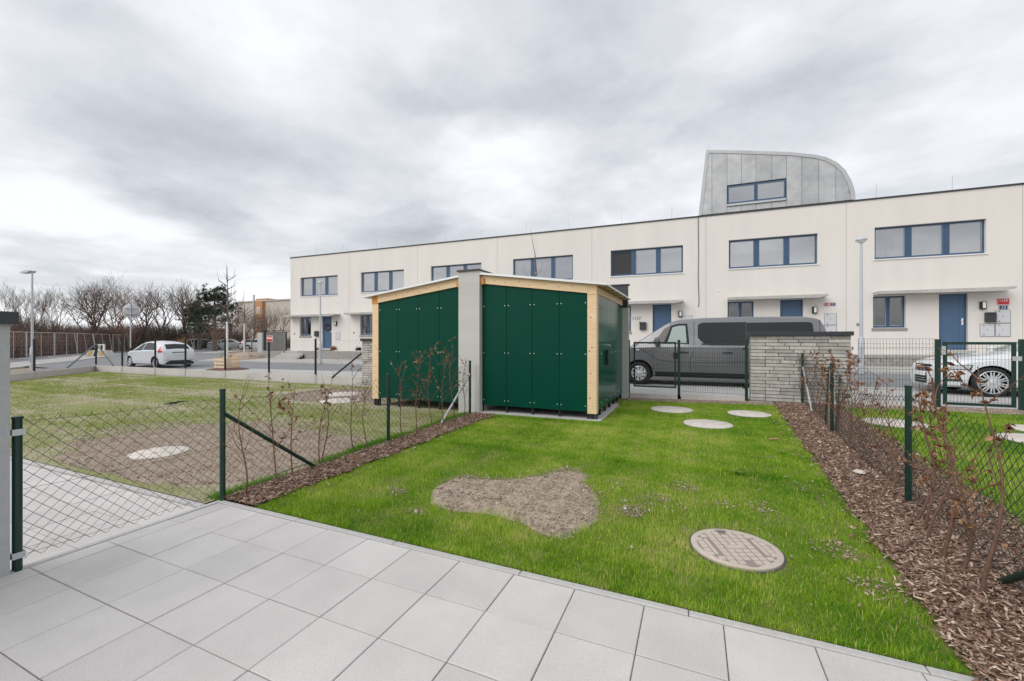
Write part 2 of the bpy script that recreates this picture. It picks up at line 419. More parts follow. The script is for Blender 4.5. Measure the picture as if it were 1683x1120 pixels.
M['thin_lawn_ground'] = ground_mix('thin_lawn_ground', (.20, .225, .085), (.28, .28, .13), (.36, .315, .235), .55, 22, .50, (.55, 1.6, 1))

# ------------------------------------------------------------------ terrain heights
def interp(x, pts): return float(np.interp(x, [p[0] for p in pts], [p[1] for p in pts]))
A_ = [(-30, -.02), (-8, 0), (-1.2, .085), (1.5, .15), (4.3, .21), (8, .25)]
P_ = [(-45, .1), (-30, .0), (-27, -.02), (-21, .0), (-1.5, .165), (6, .2), (12, .25)]
Q_ = [(-45, .15), (-30, .12), (-25, .18), (-19, .21), (5.4, .44), (10, .5)]
W_ = [(-45, .2), (-30, .25), (-19, .32), (7, .54), (12, .58)]
def gz(x, y):
    if y <= 10.75: return interp(x, A_)*min(1, max(0, (y-2.6)/8))
    a, p, q, w = interp(x, A_), interp(x, P_), interp(x, Q_), interp(x, W_)
    if y < 11: return a+(p-a)*(y-10.75)/.25
    if y < 14.7: return p
    if y < 17.3: return p+(q-p)*(y-14.7)/2.6
    if y < 18.9: return q+(w-q)*(y-17.3)/1.6
    return w
AX = [np.array([p[0] for p in T]) for T in (A_,)]; AZ = [np.array([p[1] for p in T]) for T in (A_,)]
def gza(x, y):  # vectorised, garden side only
    return np.interp(x, AX[0], AZ[0])*np.clip((y-2.6)/8, 0, 1)

def sheet(name, quad, nx, ny, off, m, parent=None, thick=0.0, bumpf=None):
    (a, b, c, d) = quad; mb = MB(); vs_ = []; fs = []
    for j in range(ny+1):
        for i in range(nx+1):
            u, v = i/nx, j/ny
            x = (a[0]*(1-u)+b[0]*u)*(1-v)+(d[0]*(1-u)+c[0]*u)*v
            y = (a[1]*(1-u)+b[1]*u)*(1-v)+(d[1]*(1-u)+c[1]*u)*v
            vs_.append((x, y, gz(x, y)+off+(bumpf(x, y) if bumpf else 0)))
    for j in range(ny):
        for i in range(nx):
            k = j*(nx+1)+i; fs.append((k, k+1, k+nx+2, k+nx+1))
    if thick:
        n = len(vs_); ring = [i for i in range(nx+1)]+[(j)*(nx+1)+nx for j in range(1, ny+1)]+[ny*(nx+1)+i for i in range(nx-1, -1, -1)]+[j*(nx+1) for j in range(ny-1, 0, -1)]
        for r in ring: vs_.append((vs_[r][0], vs_[r][1], vs_[r][2]-thick))
        for i in range(len(ring)):
            i2 = (i+1) % len(ring); fs.append((ring[i2], ring[i], n+i, n+i2))
    mb.add(vs_, fs)
    return mb.build(name, m, parent)
def rect(x0, x1, y0, y1): return ((x0, y0), (x1, y0), (x1, y1), (x0, y1))
# ================================================================== GROUND
def build_ground():
    xs = [-420, -200, -110, -80, -60, -45, -38, -32, -30, -27, -25, -21, -16, -12, -8, -5, -3, -1.2, 0, 1.5, 3, 4.3, 6, 8, 10, 12, 16, 25, 60, 150, 420]
    ys = [-200, -60, -15, 0, 2.6, 5, 8, 10.6, 10.75, 11, 12.8, 14.7, 16, 17.3, 18.9, 21, 25, 32, 45, 70, 120, 250, 420]
    mb = MB()
    mb.add([(x, y, gz(x, y)-.07) for y in ys for x in xs], [(j*len(xs)+i, j*len(xs)+i+1, (j+1)*len(xs)+i+1, (j+1)*len(xs)+i) for j in range(len(ys)-1) for i in range(len(xs)-1)])
    tag(mb.build('ground', M['dirt']), kind='structure')
    tag(sheet('lawn_ground', rect(-3.62, 1.12, 2.54, 10.45), 24, 40, 0, M['lawn_ground']), kind='structure')
    tag(sheet('neighbour_lawn_ground', rect(1.121, 14, 2.54, 10.45), 40, 30, -.004, M['lawn_ground']), kind='structure')
    # the big corner lawn to the left
    tag(sheet('corner_lawn_ground', ((-19.2, 2.42), (-4.12, 2.42), (-4.12, 10.55), (-26.5, 10.55)), 30, 20, 0, M['thin_lawn_ground']), kind='structure')
    tag(sheet('gate_soil', rect(-1.45, 6.5, 10.08, 10.72), 40, 4, .005, M['soil']), kind='structure')
    # streets
    tag(sheet('parking_strip', rect(-23.5, 16, 10.86, 14.7), 40, 3, 0, M['parking']), kind='structure')
    tag(sheet('road', rect(-62, 16, 14.7, 17.3), 50, 6, -.03, M['asphalt']), kind='structure')
    tag(sheet('road_corner', rect(-60, -23.5, 10.86, 14.7), 30, 4, -.006, M['asphalt']), kind='structure')
    tag(sheet('side_road', ((-18.6, 1.5), (-27.1, 10.9), (-90, 62), (-95, 55)), 10, 40, -.014, M['asphalt']), kind='structure')
    tag(sheet('road_widening', ((-28, 17.3), (-60, 17.3), (-90, 60), (-48, 30)), 16, 20, -.02, M['asphalt']), kind='structure')
    tag(sheet('footway', rect(-30, 16, 17.3, 18.9), 40, 2, .03, M['footway'], thick=.1), kind='structure')
    tag(sheet('footway_kerb', rect(-30, 16, 17.18, 17.297), 40, 1, .036, M['kerb'], thick=.12), kind='structure')
    tag(sheet('side_footway', ((-26.5, 4), (-27.7, 3), (-47, 17.6), (-46, 20.4)), 2, 20, .02, M['footway'], thick=.1), kind='structure')
    tag(sheet('far_footway', ((-44.5, 24.9), (-42.8, 26.2), (-58.2, 45), (-60, 43.6)), 2, 20, .02, M['footway'], thick=.1), kind='structure')
    tag(sheet('planting_ground', ((-29.6, 18.9), (-25.8, 18.9), (-25.8, 24), (-38, 30)), 8, 8, .06, M['dirt']), kind='structure')
build_ground()

# ================================================================== PATIO
def build_patio():
    T = .4; g = .0027; x0 = -3.861; yt = 2.476
    base = MB(); base.box(-4.03, 2.6, -1.2, 2.477, -.06, -.009)
    pat = tag(base.build('patio', M['joint']), kind='structure')
    me = MB().bbox(-T/2+g, T/2-g, -T/2+g, T/2-g, -.03, 0, .0035).mesh('paver', M['paver'])
    cut = MB().bbox(-.0765, .0765, -T/2+g, T/2-g, -.03, 0, .0035).mesh('cut_paver', M['paver'])
    for j in range(8):
        for i in range(16):
            o = link('paver', me, pat, (x0+T*(i+.5), yt-T*(j+.5), RNG.uniform(-.0016, .0016)))
            o.rotation_euler = (RNG.normal(0, .0013), RNG.normal(0, .0013), 0)
        link('paver', cut, pat, (x0-.0815, yt-T*(j+.5), RNG.uniform(-.001, .001)))
    k = MB()
    for i in range(7):
        k.bbox(-4.03+i*1.0+.002, -4.03+(i+1)*1.0-.002, 2.479, 2.529, -.12, .006+RNG.uniform(-.0015, .0015), .006)
    k.build('kerb', M['kerb'], pat)
    k = MB()
    for i in range(4): k.bbox(-4.082, -4.032, 2.529-(i+1)*1.0+.002, 2.529-i*1.0-.002, -.12, .004, .006)
    k.build('kerb', M['kerb'], pat)
    # neighbour's patio beyond the fence, its joints out of step
    base = MB(); base.box(-12.3, -4.083, -.6, 2.36, -.08, -.05)
    pt = tag(base.build('neighbour_patio', M['joint']), kind='structure')
    me2 = MB().bbox(-T/2+g, T/2-g, -T/2+g, T/2-g, -.055, -.022, .003).mesh('paver', M['paver'])
    for j in range(7):
        for i in range(20):
            o = link('paver', me2, pt, (-4.29-T*i, 2.155-T*j, RNG.uniform(-.002, .002)))
            o.rotation_euler = (RNG.normal(0, .002), RNG.normal(0, .002), 0)
    k = MB()
    for i in range(8): k.bbox(-12.1+i*1.0+.002, -12.1+(i+1)*1.0-.002, 2.362, 2.415, -.12, .0, .006)
    k.build('kerb', M['kerb'], pt)
build_patio()

def build_left_wall():
    w = thing('divider_wall', 'rough grey rendered garden divider wall end with dark metal coping at the left edge', 'wall', (-4.02, 1.19, 0))
    MB().box(-.16, .0, -3.0, 0, -.05, 1.6).build('wall', M['plaster_grey'], w)
    MB().bbox(-.19, .03, -3.0, .03, 1.6, 1.68, .004).build('coping', M['anthracite'], w)
build_left_wall()

# ================================================================== CHAIN LINK
def chainlink(mb, p0, p1, z0a, z0b, h, pitch=.084, r=.0017, sag=.02, wob=.008, seed=0, seg=.22, zsag=None, topr=.0016, tri=3):
    """diamond netting of two crossing families of coated wires, hung between p0 and p1"""
    rg = np.random.default_rng(seed)
    p0 = np.array(p0, float); p1 = np.array(p1, float); Ln = np.linalg.norm(p1-p0); u = (p1-p0)/Ln; n = np.array([-u[1], u[0]])
    ph = rg.uniform(0, 6, 4)
    def pos(s, t, side):
        t = min(max(t, 0), h); s = min(max(s, 0), Ln)
        k = s/Ln
        w = wob*(sin(s*1.9+ph[0])+.6*sin(s*4.3+ph[1]+t*2))+side*r*.9
        dz = -sag*4*k*(1-k)*(t/h) + .006*sin(s*5.1+ph[2])*(t/h)
        if zsag: dz += zsag(k, t/h)
        z = z0a+(z0b-z0a)*k+t+dz
        q = p0+u*s+n*w
        return (q[0], q[1], z)
    slope = 1.0
    for fam in (0, 1):
        s0 = -h
        while s0 < Ln:
            pts = []; k = max(2, int(h/seg)+1)
            for i in range(k+1):
                t = h*i/k
                s = s0+t*slope if fam == 0 else s0+h-t*slope
                pts.append((s, t))
            # clip to the panel
            cl = [(s, t) for s, t in pts if -.001 <= s <= Ln+.001]
            sa = max(0, s0); sb = min(Ln, s0+h)
            if sb-sa > .02:
                m = max(2, int((sb-sa)/seg)+1); q = []
                for i in range(m+1):
                    s = sa+(sb-sa)*i/m
                    t = (s-s0) if fam == 0 else (s0+h-s)
                    q.append(pos(s, t, 1 if fam else -1))
                mb.tube(q, r, tri, cap=False)
            s0 += pitch
    for t in (h-.01, h*.5, .03):
        m = max(6, int(Ln/.3)); mb.tube([pos(Ln*i/m, t, 0) for i in range(m+1)], topr, 3, cap=False)
    # twisted wire ends along the top
    s0 = 0
    while s0 < Ln:
        a = pos(s0, h, 0); mb.tube([a, (a[0]+rg.normal(0, .003), a[1]+rg.normal(0, .003), a[2]+.016)], r*1.3, 3, cap=False); s0 += pitch

def post_mb(x, y, z0, z1, r=.024):
    m = MB(); m.lathe([(r, z0), (r, z1-.012)], 14, c=(x, y, 0)); m.lathe([(r+.003, z1-.014), (r+.003, z1), (r*.6, z1+.004)], 14, c=(x, y, 0)); return m

def build_left_fence():
    f = thing('chain_link_fence', 'dark green chain-link fence from the patio edge to the wall pillar with leaning side braces', 'fence', (-4.05, 2.5, 0))
    ox, oy = -4.05, 2.5
    P = [(0, -1.27, -.06, 1.0), (0, .03, -.05, 1.04), (0, 2.35, 0, 1.01), (0, 4.75, .04, 1.09)]
    for x, y, z0, z1 in P: post_mb(x, y, z0, z1).build('post', M['fence_green'], f, smooth=True)
    for y, zb in ((.03, .82), (4.75, .84)):
        s = 1 if y < 1 else -1
        m = MB(); m.tube([(0, y, zb), (0.0, y+s*1.05, .02)], .019, 10); m.build('brace', M['fence_green'] if s > 0 else M['zinc'], f, smooth=True)
    # first bay hangs loose: its foot lifts towards the post by the lawn
    m = MB(); chainlink(m, (0, -1.24), (0, 0), .055, .04, .93, pitch=.085, sag=.03, seed=3, r=.0018)
    m.build('wire_mesh', M['wire'], f)
    m = MB(); chainlink(m, (0, .06), (0, 2.33), .02, .04, .93, pitch=.085, sag=.05, seed=4, wob=.014); m.build('wire_mesh', M['wire'], f)
    m = MB(); chainlink(m, (0, 2.37), (0, 4.73), .04, .08, .93, pitch=.085, sag=.04, seed=5, wob=.012); m.build('wire_mesh', M['wire'], f)
    for z in (.90, .10):
        m = MB()
        m.box(-.06, .028, -1.30, -1.293, z-.02, z+.02); m.box(.025, .0285, -1.293, -1.24, z-.02, z+.02); m.box(-.06, .025, -1.243, -1.24, z-.02, z+.02)
        m.build('bracket', M['zinc'], f)
    m = MB()
    for i in range(5): m.tube([(0, -.45+.02*i, .955), (.006, -.43+.03*i, .972+.004*(i % 2)), (0, -.38+.03*i, .965)], .003, 4)
    m.build('wire_tie', M['black'], f)
build_left_fence()

def build_right_fence():
    f = thing('chain_link_fence', 'dark green chain-link fence along the wide bark strip, half hidden by dry saplings', 'fence', (1.9, 5, 0))
    pts = [(1.66, 2.45), (1.74, 4.83), (1.90, 7.75), (2.06, 10.45)]
    for i, (x, y) in enumerate(pts):
        z = gz(x, y); post_mb(x-1.9, y-5, z-.1, z+1.05).build('post', M['fence_green'], f, smooth=True)
        if i < 3:
            x2, y2 = pts[i+1]
            m = MB(); chainlink(m, (x-1.9, y-5), (x2-1.9, y2-5), z+.05, gz(x2, y2)+.05, .93, pitch=.085, sag=.16 if i == 1 else .08, seed=20+i, wob=.035, r=.002)
            m.build('wire_mesh', M['wire'], f)
    MB().tube([(1.66-1.9, 2.47-5, .78), (1.70-1.9, 3.52-5, .03)], .021, 10).build('brace', M['fence_green'], f, smooth=True)
    MB().tube([(2.06-1.9, 10.43-5, .93), (2.02-1.9, 9.5-5, .16)], .016, 10).build('brace', M['zinc'], f, smooth=True)
build_right_fence()

def build_street_fence():
    f = thing('street_fence', 'long low concrete plinth with black posts and fine wire netting around the corner lawn', 'fence', (-18, 10.65, 0))
    ox, oy = -18, 10.65
    X = [-26.57, -24.25, -21.62, -19.45, -16.89, -14.39, -12.04, -9.9]
    for i, x in enumerate(X[:-1]):
        x2 = X[i+1]; b0, b1 = gz(x, 10.6), gz(x2, 10.6)
        m = MB(); m.prismz([(x+.06-ox, -.025), (x2-.06-ox, -.025), (x2-.06-ox, .025), (x+.06-ox, .025)], -.1, .27); m.build('plinth_board', M['plinth'], f)
        if i > 0 or True:
            m = MB(); m.box(x-.06-ox, x+.06-ox, -.045, .045, -.1, .30); m.build('plinth_clip', M['kerb'], f)
            m = MB(); m.lathe([(.036, .25), (.036, 1.54)], 10, c=(x-ox, 0, 0)); m.build('post', M['fence_black'], f, smooth=True)
        m = MB(); chainlink(m, (x-ox, 0), (x2-ox, 0), .29, .29, 1.2, pitch=.17, r=.0011, sag=.01, seed=40+i, seg=.6, topr=.0016)
        m.build('wire_mesh', M['wire_grey'], f)
    MB().tube([(-10.0-ox, 0, 1.05), (-11.25-ox, -.03, .22)], .030, 8).build('brace', M['fence_black'], f)
    MB().tube([(-26.5-ox, 0, 1.28), (-24.9-ox, -.05, .30)], .030, 8).build('brace', M['wire_grey'], f)
    # return along the side road
    d = np.array([.70, -.714]); p = np.array([-26.57, 10.6])
    prev = p
    for i in range(3):
        q = p+d*(i+1)*4.15
        a = math.atan2(d[1], d[0])
        nrm = np.array([-d[1], d[0]])*.025
        g = [(prev+nrm), (q+nrm), (q-nrm), (prev-nrm)]
        m = MB(); m.prismz([(v[0]-ox, v[1]-oy) for v in g][::-1], -.1, .25); m.build('plinth_board', M['plinth'], f, normals=True)
        m = MB(); m.box(q[0]-.06-ox, q[0]+.06-ox, q[1]-.05-oy, q[1]+.05-oy, -.1, .28); m.build('plinth_clip', M['kerb'], f)
        m = MB(); m.lathe([(.036, .25), (.036, 1.54)], 10, c=(q[0]-ox, q[1]-oy, 0)); m.build('post', M['fence_black'], f, smooth=True)
        m = MB(); chainlink(m, (prev[0]-ox, prev[1]-oy), (q[0]-ox, q[1]-oy), .27, .27, 1.2, pitch=.17, r=.0011, sag=.01, seed=60+i, seg=.6); m.build('wire_mesh', M['wire_grey'], f)
        prev = q
    MB().tube([(-26.5-ox, -.05, 1.28), (p[0]+d[0]*2.1-ox, p[1]+d[1]*2.1-oy, .28)], .030, 8).build('brace', M['wire_grey'], f)
    s = thing('notice_sign', 'small red and white notice fixed to a black fence post of the corner lawn', 'sign', (-14.39, 10.60, 1.43))
    MB().box(-.03, .27, -.012, -.006, .0, .22).build('sign_plate', M['sign_white'], s)
    m = MB(); m.box(-.02, .26, -.016, -.0125, .01, .10); m.box(-.02, .26, -.016, -.0125, .175, .21); m.build('red_band', M['red'], s)
    m = MB(); rg = np.random.default_rng(5)
    for z in (.125, .15):
        x = 0
        while x < .23: w = rg.uniform(.02, .05); m.box(x, x+w, -.016, -.0125, z, z+.012); x += w+.01
    m.build('red_band', M['red'], s)
build_street_fence()

# ------------------------------------------------------------------ welded panel gates
def wire_panel(mb, x0, x1, z0, z1, dx=.05, dz=.2, r=.0024, bend=False):
    x = x0
    while x <= x1+1e-6:
        if bend: mb.tube([(x, 0, z0), (x, 0, z1-.17), (x, -.02, z1-.135), (x, 0, z1-.10), (x, 0, z1)], r, 4, cap=False)
        else: mb.tube([(x, 0, z0), (x, 0, z1)], r, 4, cap=False)
        x += dx
    zs = [z0+.02]; 
    while zs[-1]+dz < z1: zs.append(zs[-1]+dz)
    if bend: zs += [z1-.17, z1-.10]
    for z in zs: mb.tube([(x0, .003, z), (x1, .003, z)], r, 4, cap=False)

def sq_frame(mb, x0, x1, z0, z1, t=.04, d=.02):
    mb.box(x0, x0+t, -d, d, z0, z1); mb.box(x1-t, x1, -d, d, z0, z1)
    mb.box(x0+t, x1-t, -d+.001, d-.001, z1-t, z1); mb.box(x0+t, x1-t, -d+.001, d-.001, z0, z0+t)

def build_gates():
    Y = 10.62
    g = thing('garden_gate', 'dark green wire garden gate next to the shed in front of the grey van', 'gate', (-.9, Y, 0))
    m = MB(); sq_frame(m, -.47, .50, .36, 1.45, .035); m.build('gate_frame', M['fence_green'], g)
    m = MB(); wire_panel(m, -.44, .47, .39, 1.42); m.build('wire_mesh', M['fence_green'], g)
    m = MB(); m.box(.44, .53, -.035, -.02, 1.05, 1.2); m.tube([(.47, -.03, 1.14), (.47, -.08, 1.14), (.38, -.085, 1.14)], .009, 6); m.build('latch', M['steel_black'], g)
    for z in (1.3, .5): MB().tube([(-.60, 0, z), (-.46, 0, z)], .012, 6).build('hinge', M['steel_black'], g)
    for x in (-.59, .56):
        m = MB(); m.box(x-.03, x+.03, -.03, .03, 0, 1.50); m.build('gate_post', M['fence_green'], g)
    p = thing('fence_panel', 'short green wire fence panel on a plinth between the gate and stone wall', 'fence', (.35, Y, 0))
    m = MB(); wire_panel(m, -.63, .66, .27, 1.47); m.build('wire_mesh', M['fence_green'], p)
    MB().box(-.64, .67, -.025, .025, 0, .24).build('plinth_board', M['plinth'], p)
    MB().box(.67, .73, -.03, .03, 0, 1.50).build('post', M['fence_green'], p)
    for z in (1.28, .42): MB().box(.63, .70, -.045, -.03, z, z+.05).build('clamp', M['steel_black'], p)
    MB().box(-1.83, -.66, -.03, .03, -.0, .2).build('threshold', M['plinth'], p)
    # neighbour's panel and gate
    p = thing('fence_panel', 'green welded wire fence panel with a folded top edge right of the stone wall', 'fence', (3.6, Y, 0))
    m = MB(); wire_panel(m, -.56, .64, .30, 1.52, bend=True); m.build('wire_mesh', M['wire'], p)
    MB().box(-.6, .64, -.025, .025, .05, .28).build('plinth_board', M['plinth'], p)
    g = thing('garden_gate', 'dark green welded wire garden gate in front of the white saloon at the right edge', 'gate', (4.83, Y, 0))
    m = MB(); sq_frame(m, -.49, .50, .27, 1.46, .05); m.build('gate_frame', M['fence_green'], g)
    m = MB(); wire_panel(m, -.44, .45, .32, 1.42); m.build('wire_mesh', M['fence_green'], g)
    for x in (-.57, .58):
        m = MB(); m.box(x-.035, x+.035, -.03, .03, 0, 1.51); m.build('gate_post', M['fence_green'], g)
    m = MB(); m.box(-.53, -.47, -.045, -.03, 1.22, 1.38); m.box(.44, .56, -.045, -.03, 1.12, 1.2); m.build('latch', M['zinc'], g)
    p = thing('fence_panel', 'green welded wire fence panel beyond the last gate post', 'fence', (6.8, Y, 0))
    m = MB(); wire_panel(m, -1.35, 1.4, .30, 1.52, bend=True); m.build('wire_mesh', M['wire'], p)
    MB().box(-1.35, 1.4, -.025, .025, .05, .28).build('plinth_board', M['plinth'], p)
build_gates()

# ------------------------------------------------------------------ stone walls
def stone_wall(x0, x1, y0, z0, z1, label, seed):
    w = thing('stone_wall', label, 'wall', ((x0+x1)/2, y0, 0)); ox = (x0+x1)/2
    MB().box(x0+.012-ox, x1-.012-ox, .012, .24, z0-.1, z1).build('core', M['mortar'], w)
    rg = np.random.default_rng(seed); ch = .0725; n = int(round((z1-z0)/ch)); ch = (z1-z0)/n
    lens = [.28, .36, .44, .52]; meshes = {}
    for L_ in lens:
        for v in range(2):
            m = MB(); b = .004; h = ch-.009
            jx = rg.uniform(0, .004, 4)
            m.add([(0, .06, 0), (L_, .06, 0), (L_, .06, h), (0, .06, h), (jx[0], 0, jx[1]), (L_-jx[2], 0, jx[3]), (L_-jx[0], 0, h-jx[1]), (jx[2], 0, h-jx[3])],
                  [(4, 5, 6, 7), (0, 1, 5, 4), (1, 2, 6, 5), (2, 3, 7, 6), (3, 0, 4, 7)])
            meshes[(L_, v)] = m.mesh('stone', M['stone_wall'])
    end = MB().box(0, .05, 0, .24, 0, ch-.012).mesh('stone', M['stone_wall'])
    for r in range(n):
        z = z0+r*ch+.006; x = x0
        x -= rg.uniform(0, .2)*0
        first = True
        while x < x1-.02:
            L_ = lens[rg.integers(0, 4)]; rem = x1-x
            if first and rg.random() < .5: L_ = .28
            first = False
            if rem-L_ < .2: L_use = rem
            else: L_use = L_
            o = link('stone', meshes[(L_, int(rg.integers(0, 2)))], w, (x-ox+.004, rg.uniform(-.007, .003), z))
            o.scale = ((L_use-.009)/L_, 1, 1)
            x += L_use
        for xe in (x0, x1-.05):
            o = link('stone', end, w, (xe-ox+(rg.uniform(-.004, .004)), .004+.06, z)); o.scale = (1, .74, 1)
    MB().bbox(x0-.03-ox, x1+.03-ox, -.05, .30, z1, z1+.085, .006).build('coping', M['anthracite'], w)
    return w
stone_wall(1.12, 2.90, 10.52, .10, 1.585, 'low wall of long thin grey stones with a dark coping, between the gate and the dry saplings', 5)
stone_wall(-9.85, -8.6, 10.52, -.02, 1.46, 'grey stone wall with dark coping partly hidden behind the left shed', 6)

# ================================================================== SHEDS
def build_shed(flip, label, bx):
    """local x runs from the party wall (0) outwards to 2.32, y from the front (0) back to 2.95"""
    s = -1 if flip else 1
    t = thing('garden_shed', label, 'shed', (bx, 7.5, 0))
    W_ = 2.31; D_ = 3.0
    def X(a, b): return (min(s*a, s*b), max(s*a, s*b))
    zb = -.03 if flip else .07
    # slab
    a = X(-.02, W_+.085); m = MB(); m.bbox(a[0], a[1], -.12, D_+.02, -.25, zb, .008); m.build('slab', M['kerb'], t)
    ztop0, ztop1 = 2.625, 2.34
    if flip: ztop0, ztop1 = 2.60, 2.33
    # front panels
    xs = [0.0, .537, 1.074, 1.611, W_-.165]
    if flip: xs = [.0, .537, 1.074, 1.611, W_-.165]
    def ztop(x): return ztop0+(ztop1-ztop0)*x/(W_-.165)
    inner = MB(); a = X(.03, W_-.05); inner.box(a[0], a[1], .06, .07, .2, 2.3); 
    for i in range(4):
        x0, x1 = xs[i]+.004, xs[i+1]-.004
        m = MB(); p = [(s*x0, .2), (s*x1, .2), (s*x1, ztop(x1)), (s*x0, ztop(x0))]
        if flip: p = p[::-1]
        m.prism(p, .018, .03); pn = m.build('panel', M['green_panel'], t, normals=True)
        b = MB()
        for xx in (x0+.035, x1-.035):
            for z in (.30, 1.24, 2.17): b.lathe([(.011, 0), (.009, -.006)], 8, axis='y', c=(s*xx, .018, z))
        b.build('screws', M['bolt'], pn, normals=True)
    # black battens behind the joints, standing on the slab
    for x in xs[:1]+xs[1:]:
        a = X(x-.018 if x > 0 else .0, x+.018); m = MB(); m.box(a[0], a[1], .034, .07, zb, ztop(min(x, xs[-1]))-.01); m.build('batten', M['steel_black'], t)
    # timber frame
    a = X(W_-.165, W_); m = MB(); m.bbox(a[0], a[1], -.006, .15, .17, ztop1+.10, .004); m.build('corner_post', M['wood'], t)
    a = X(W_-.12, W_-.06); m = MB(); m.box(a[0], a[1], .03, .09, zb, .17); m.build('post_foot', M['steel_black'], t)
    a = X(W_-.03, W_-.0); m = MB(); m.box(a[0], a[1], .05, .11, zb, .17); m.build('post_foot', M['steel_black'], t)
    p = [(0, ztop0+.002), (s*(W_-.166), ztop1+.002), (s*(W_+.0), ztop1-.02), (s*W_, ztop1+.145), (0, ztop0+.165)]
    p = [(0, ztop0+.002), (s*(W_-.166), ztop1+.002), (s*(W_-.166), ztop1+.145+.022), (0, ztop0+.165)]
    if not flip: pass
    m = MB(); m.prism(p, -.02, .10); m.build('beam', M['wood_beam'], t, normals=True)
    a = X(W_-.166, W_+.004); m = MB(); p = [(s*(W_-.166), ztop1-.02), (s*(W_+.004), ztop1-.02), (s*(W_+.004), ztop1+.145), (s*(W_-.166), ztop1+.167)]
    m.prism(p, -.014, .11); m.build('post_head', M['wood'] if not flip else M['wood_orange'], t, normals=True)
    a = X(.0, .075); m = MB(); m.box(a[0], a[1], -.06, -.021, ztop0-.02, ztop0+.10); m.build('wedge_block', M['wood_orange'], t)
    kn = MB()
    for (kx, kz) in ((.30, .09), (.52, .06), (.83, .10), (1.02, .05), (1.33, .09), (1.62, .07), (1.87, .10)):
        kn.lathe([(.010, 0), (.006, -.002)], 7, axis='y', c=(s*kx, -.0205, ztop(kx)+kz))
    for kz in (1.30, 1.36, .9, 1.9, .45): kn.lathe([(.012, 0), (.006, -.002)], 7, axis='y', c=(s*(W_-.165+.03+.1*((kz*7) % 1)), -.0065, kz))
    kn.build('knots', M['knot'], t, normals=True)
    # long side wall
    zt = 2.33
    ys = [.035]+[.15+.49*i for i in range(1, 7)]
    ys = [.152, .52, 1.01, 1.50, 1.99, 2.48, D_-.02]
    for i in range(6):
        y0, y1 = ys[i]+.004, ys[i+1]-.004
        a = X(W_-.028, W_-.014)
        m = MB(); m.box(a[0], a[1], y0, y1, .2, zt); pn = m.build('door_leaf' if i in (1, 2) and not flip else 'panel', M['green_gloss'], t)
        b = MB()
        for yy in (y0+.04, y1-.04):
            for z in (.30, 1.24, 2.1):
                x = s*(W_-.014); b.tube([(x, yy, z), (x+s*.006, yy, z)], .010, 8)
        b.build('screws', M['bolt'], pn)
        if i == 1 and not flip:
            m = MB(); x = s*(W_-.014); m.tube([(x, y1-.08, 1.40), (x+.06, y1-.08, 1.40), (x+.07, y1-.07, 1.39), (x+.065, y1+.06, 1.34)], .011, 8); m.build('handle', M['chrome'], pn, smooth=True)
            m = MB(); m.bbox(x-.002, x+.05, y1-.13, y1-.06, 1.0, 1.30, .006); m.build('lock_case', M['steel_black'], pn)
    for y in ys[1:]:
        a = X(W_-.075, W_-.032); m = MB(); m.box(a[0], a[1], y-.02, y+.02, zb, zt); m.build('batten', M['steel_black'], t)
    m = MB(); a = X(W_-.11, W_-.001); m.box(a[0], a[1], .152, D_-.02, zt+.003, zt+.135); m.build('side_beam', M['wood_beam'], t)
    # roof sheet, sloping away from the party wall, with standing ribs and wire snow guards
    rz0, rz1 = ztop0+.172, ztop1+.145
    k = (rz1-rz0)/W_; ov = .20
    m = MB(); p = [(-0.0, rz0), (s*(W_+ov), rz0+k*(W_+ov)), (s*(W_+ov), rz0+k*(W_+ov)+.022), (0, rz0+.022)]
    m.prism(p, -.10, D_-.02)
    yy = -.09
    while yy < D_-.05:
        p = [(0.01*s, rz0+.022), (s*(W_+ov-.01), rz0+k*(W_+ov)+.022), (s*(W_+ov-.01), rz0+k*(W_+ov)+.042), (0.01*s, rz0+.042)]
        m.prism(p, yy, yy+.02); yy += .207
    m.build('roof_sheet', M['white_metal'], t, normals=True)
    for i in range(6):
        y = .3+i*.5; m = MB(); a = X(W_-.1, W_+ov-.03); zz = rz0+k*(W_+.05)-.025
        m.box(a[0], a[1], y, y+.03, zz, zz+.02); m.build('rafter_tip', M['wood_orange'], t)
    return t
build_shed(False, 'dark green panelled garden shed right of the pillar, with a door on its glossy side', -3.92)
build_shed(True, 'dark green panelled garden shed left of the pillar, with saplings in front', -4.40)

def build_party_wall():
    w = thing('party_wall', 'tall grey block pillar wall separating the two green sheds', 'wall', (-4.16, 7.4, 0))
    me = MB().bbox(-.24, .24, 0, .6, .0, .2495, .0008).mesh('wall_block', M['pillar'])
    z = -.02
    for i in range(12):
        h = .2415
        for j in range(5):
            o = link('wall_block', me, w, (0, .001+j*.602, z)); o.scale = (1 if j == 0 else .985, 1, h/.25)
        z += h
    MB().bbox(-.27, .25, -.03, 3.05, 2.878, 2.91, .004).build('coping', M['anthracite'], w)
    b = thing('rear_wall', 'narrow grey wall closing the back of the sheds, dark above their roofs', 'wall', (-4.1, 10.52, 0))
    MB().box(-2.9, 2.62, 0, .14, -.05, 2.28).build('wall', M['pillar'], b)
    MB().box(-2.9, 2.60, 0.004, .136, 2.28, 2.83).build('upstand', M['anthracite'], b)
    MB().bbox(-2.92, 2.64, -.02, .16, 2.83, 2.86, .003).build('coping', M['anthracite'], b)
build_party_wall()

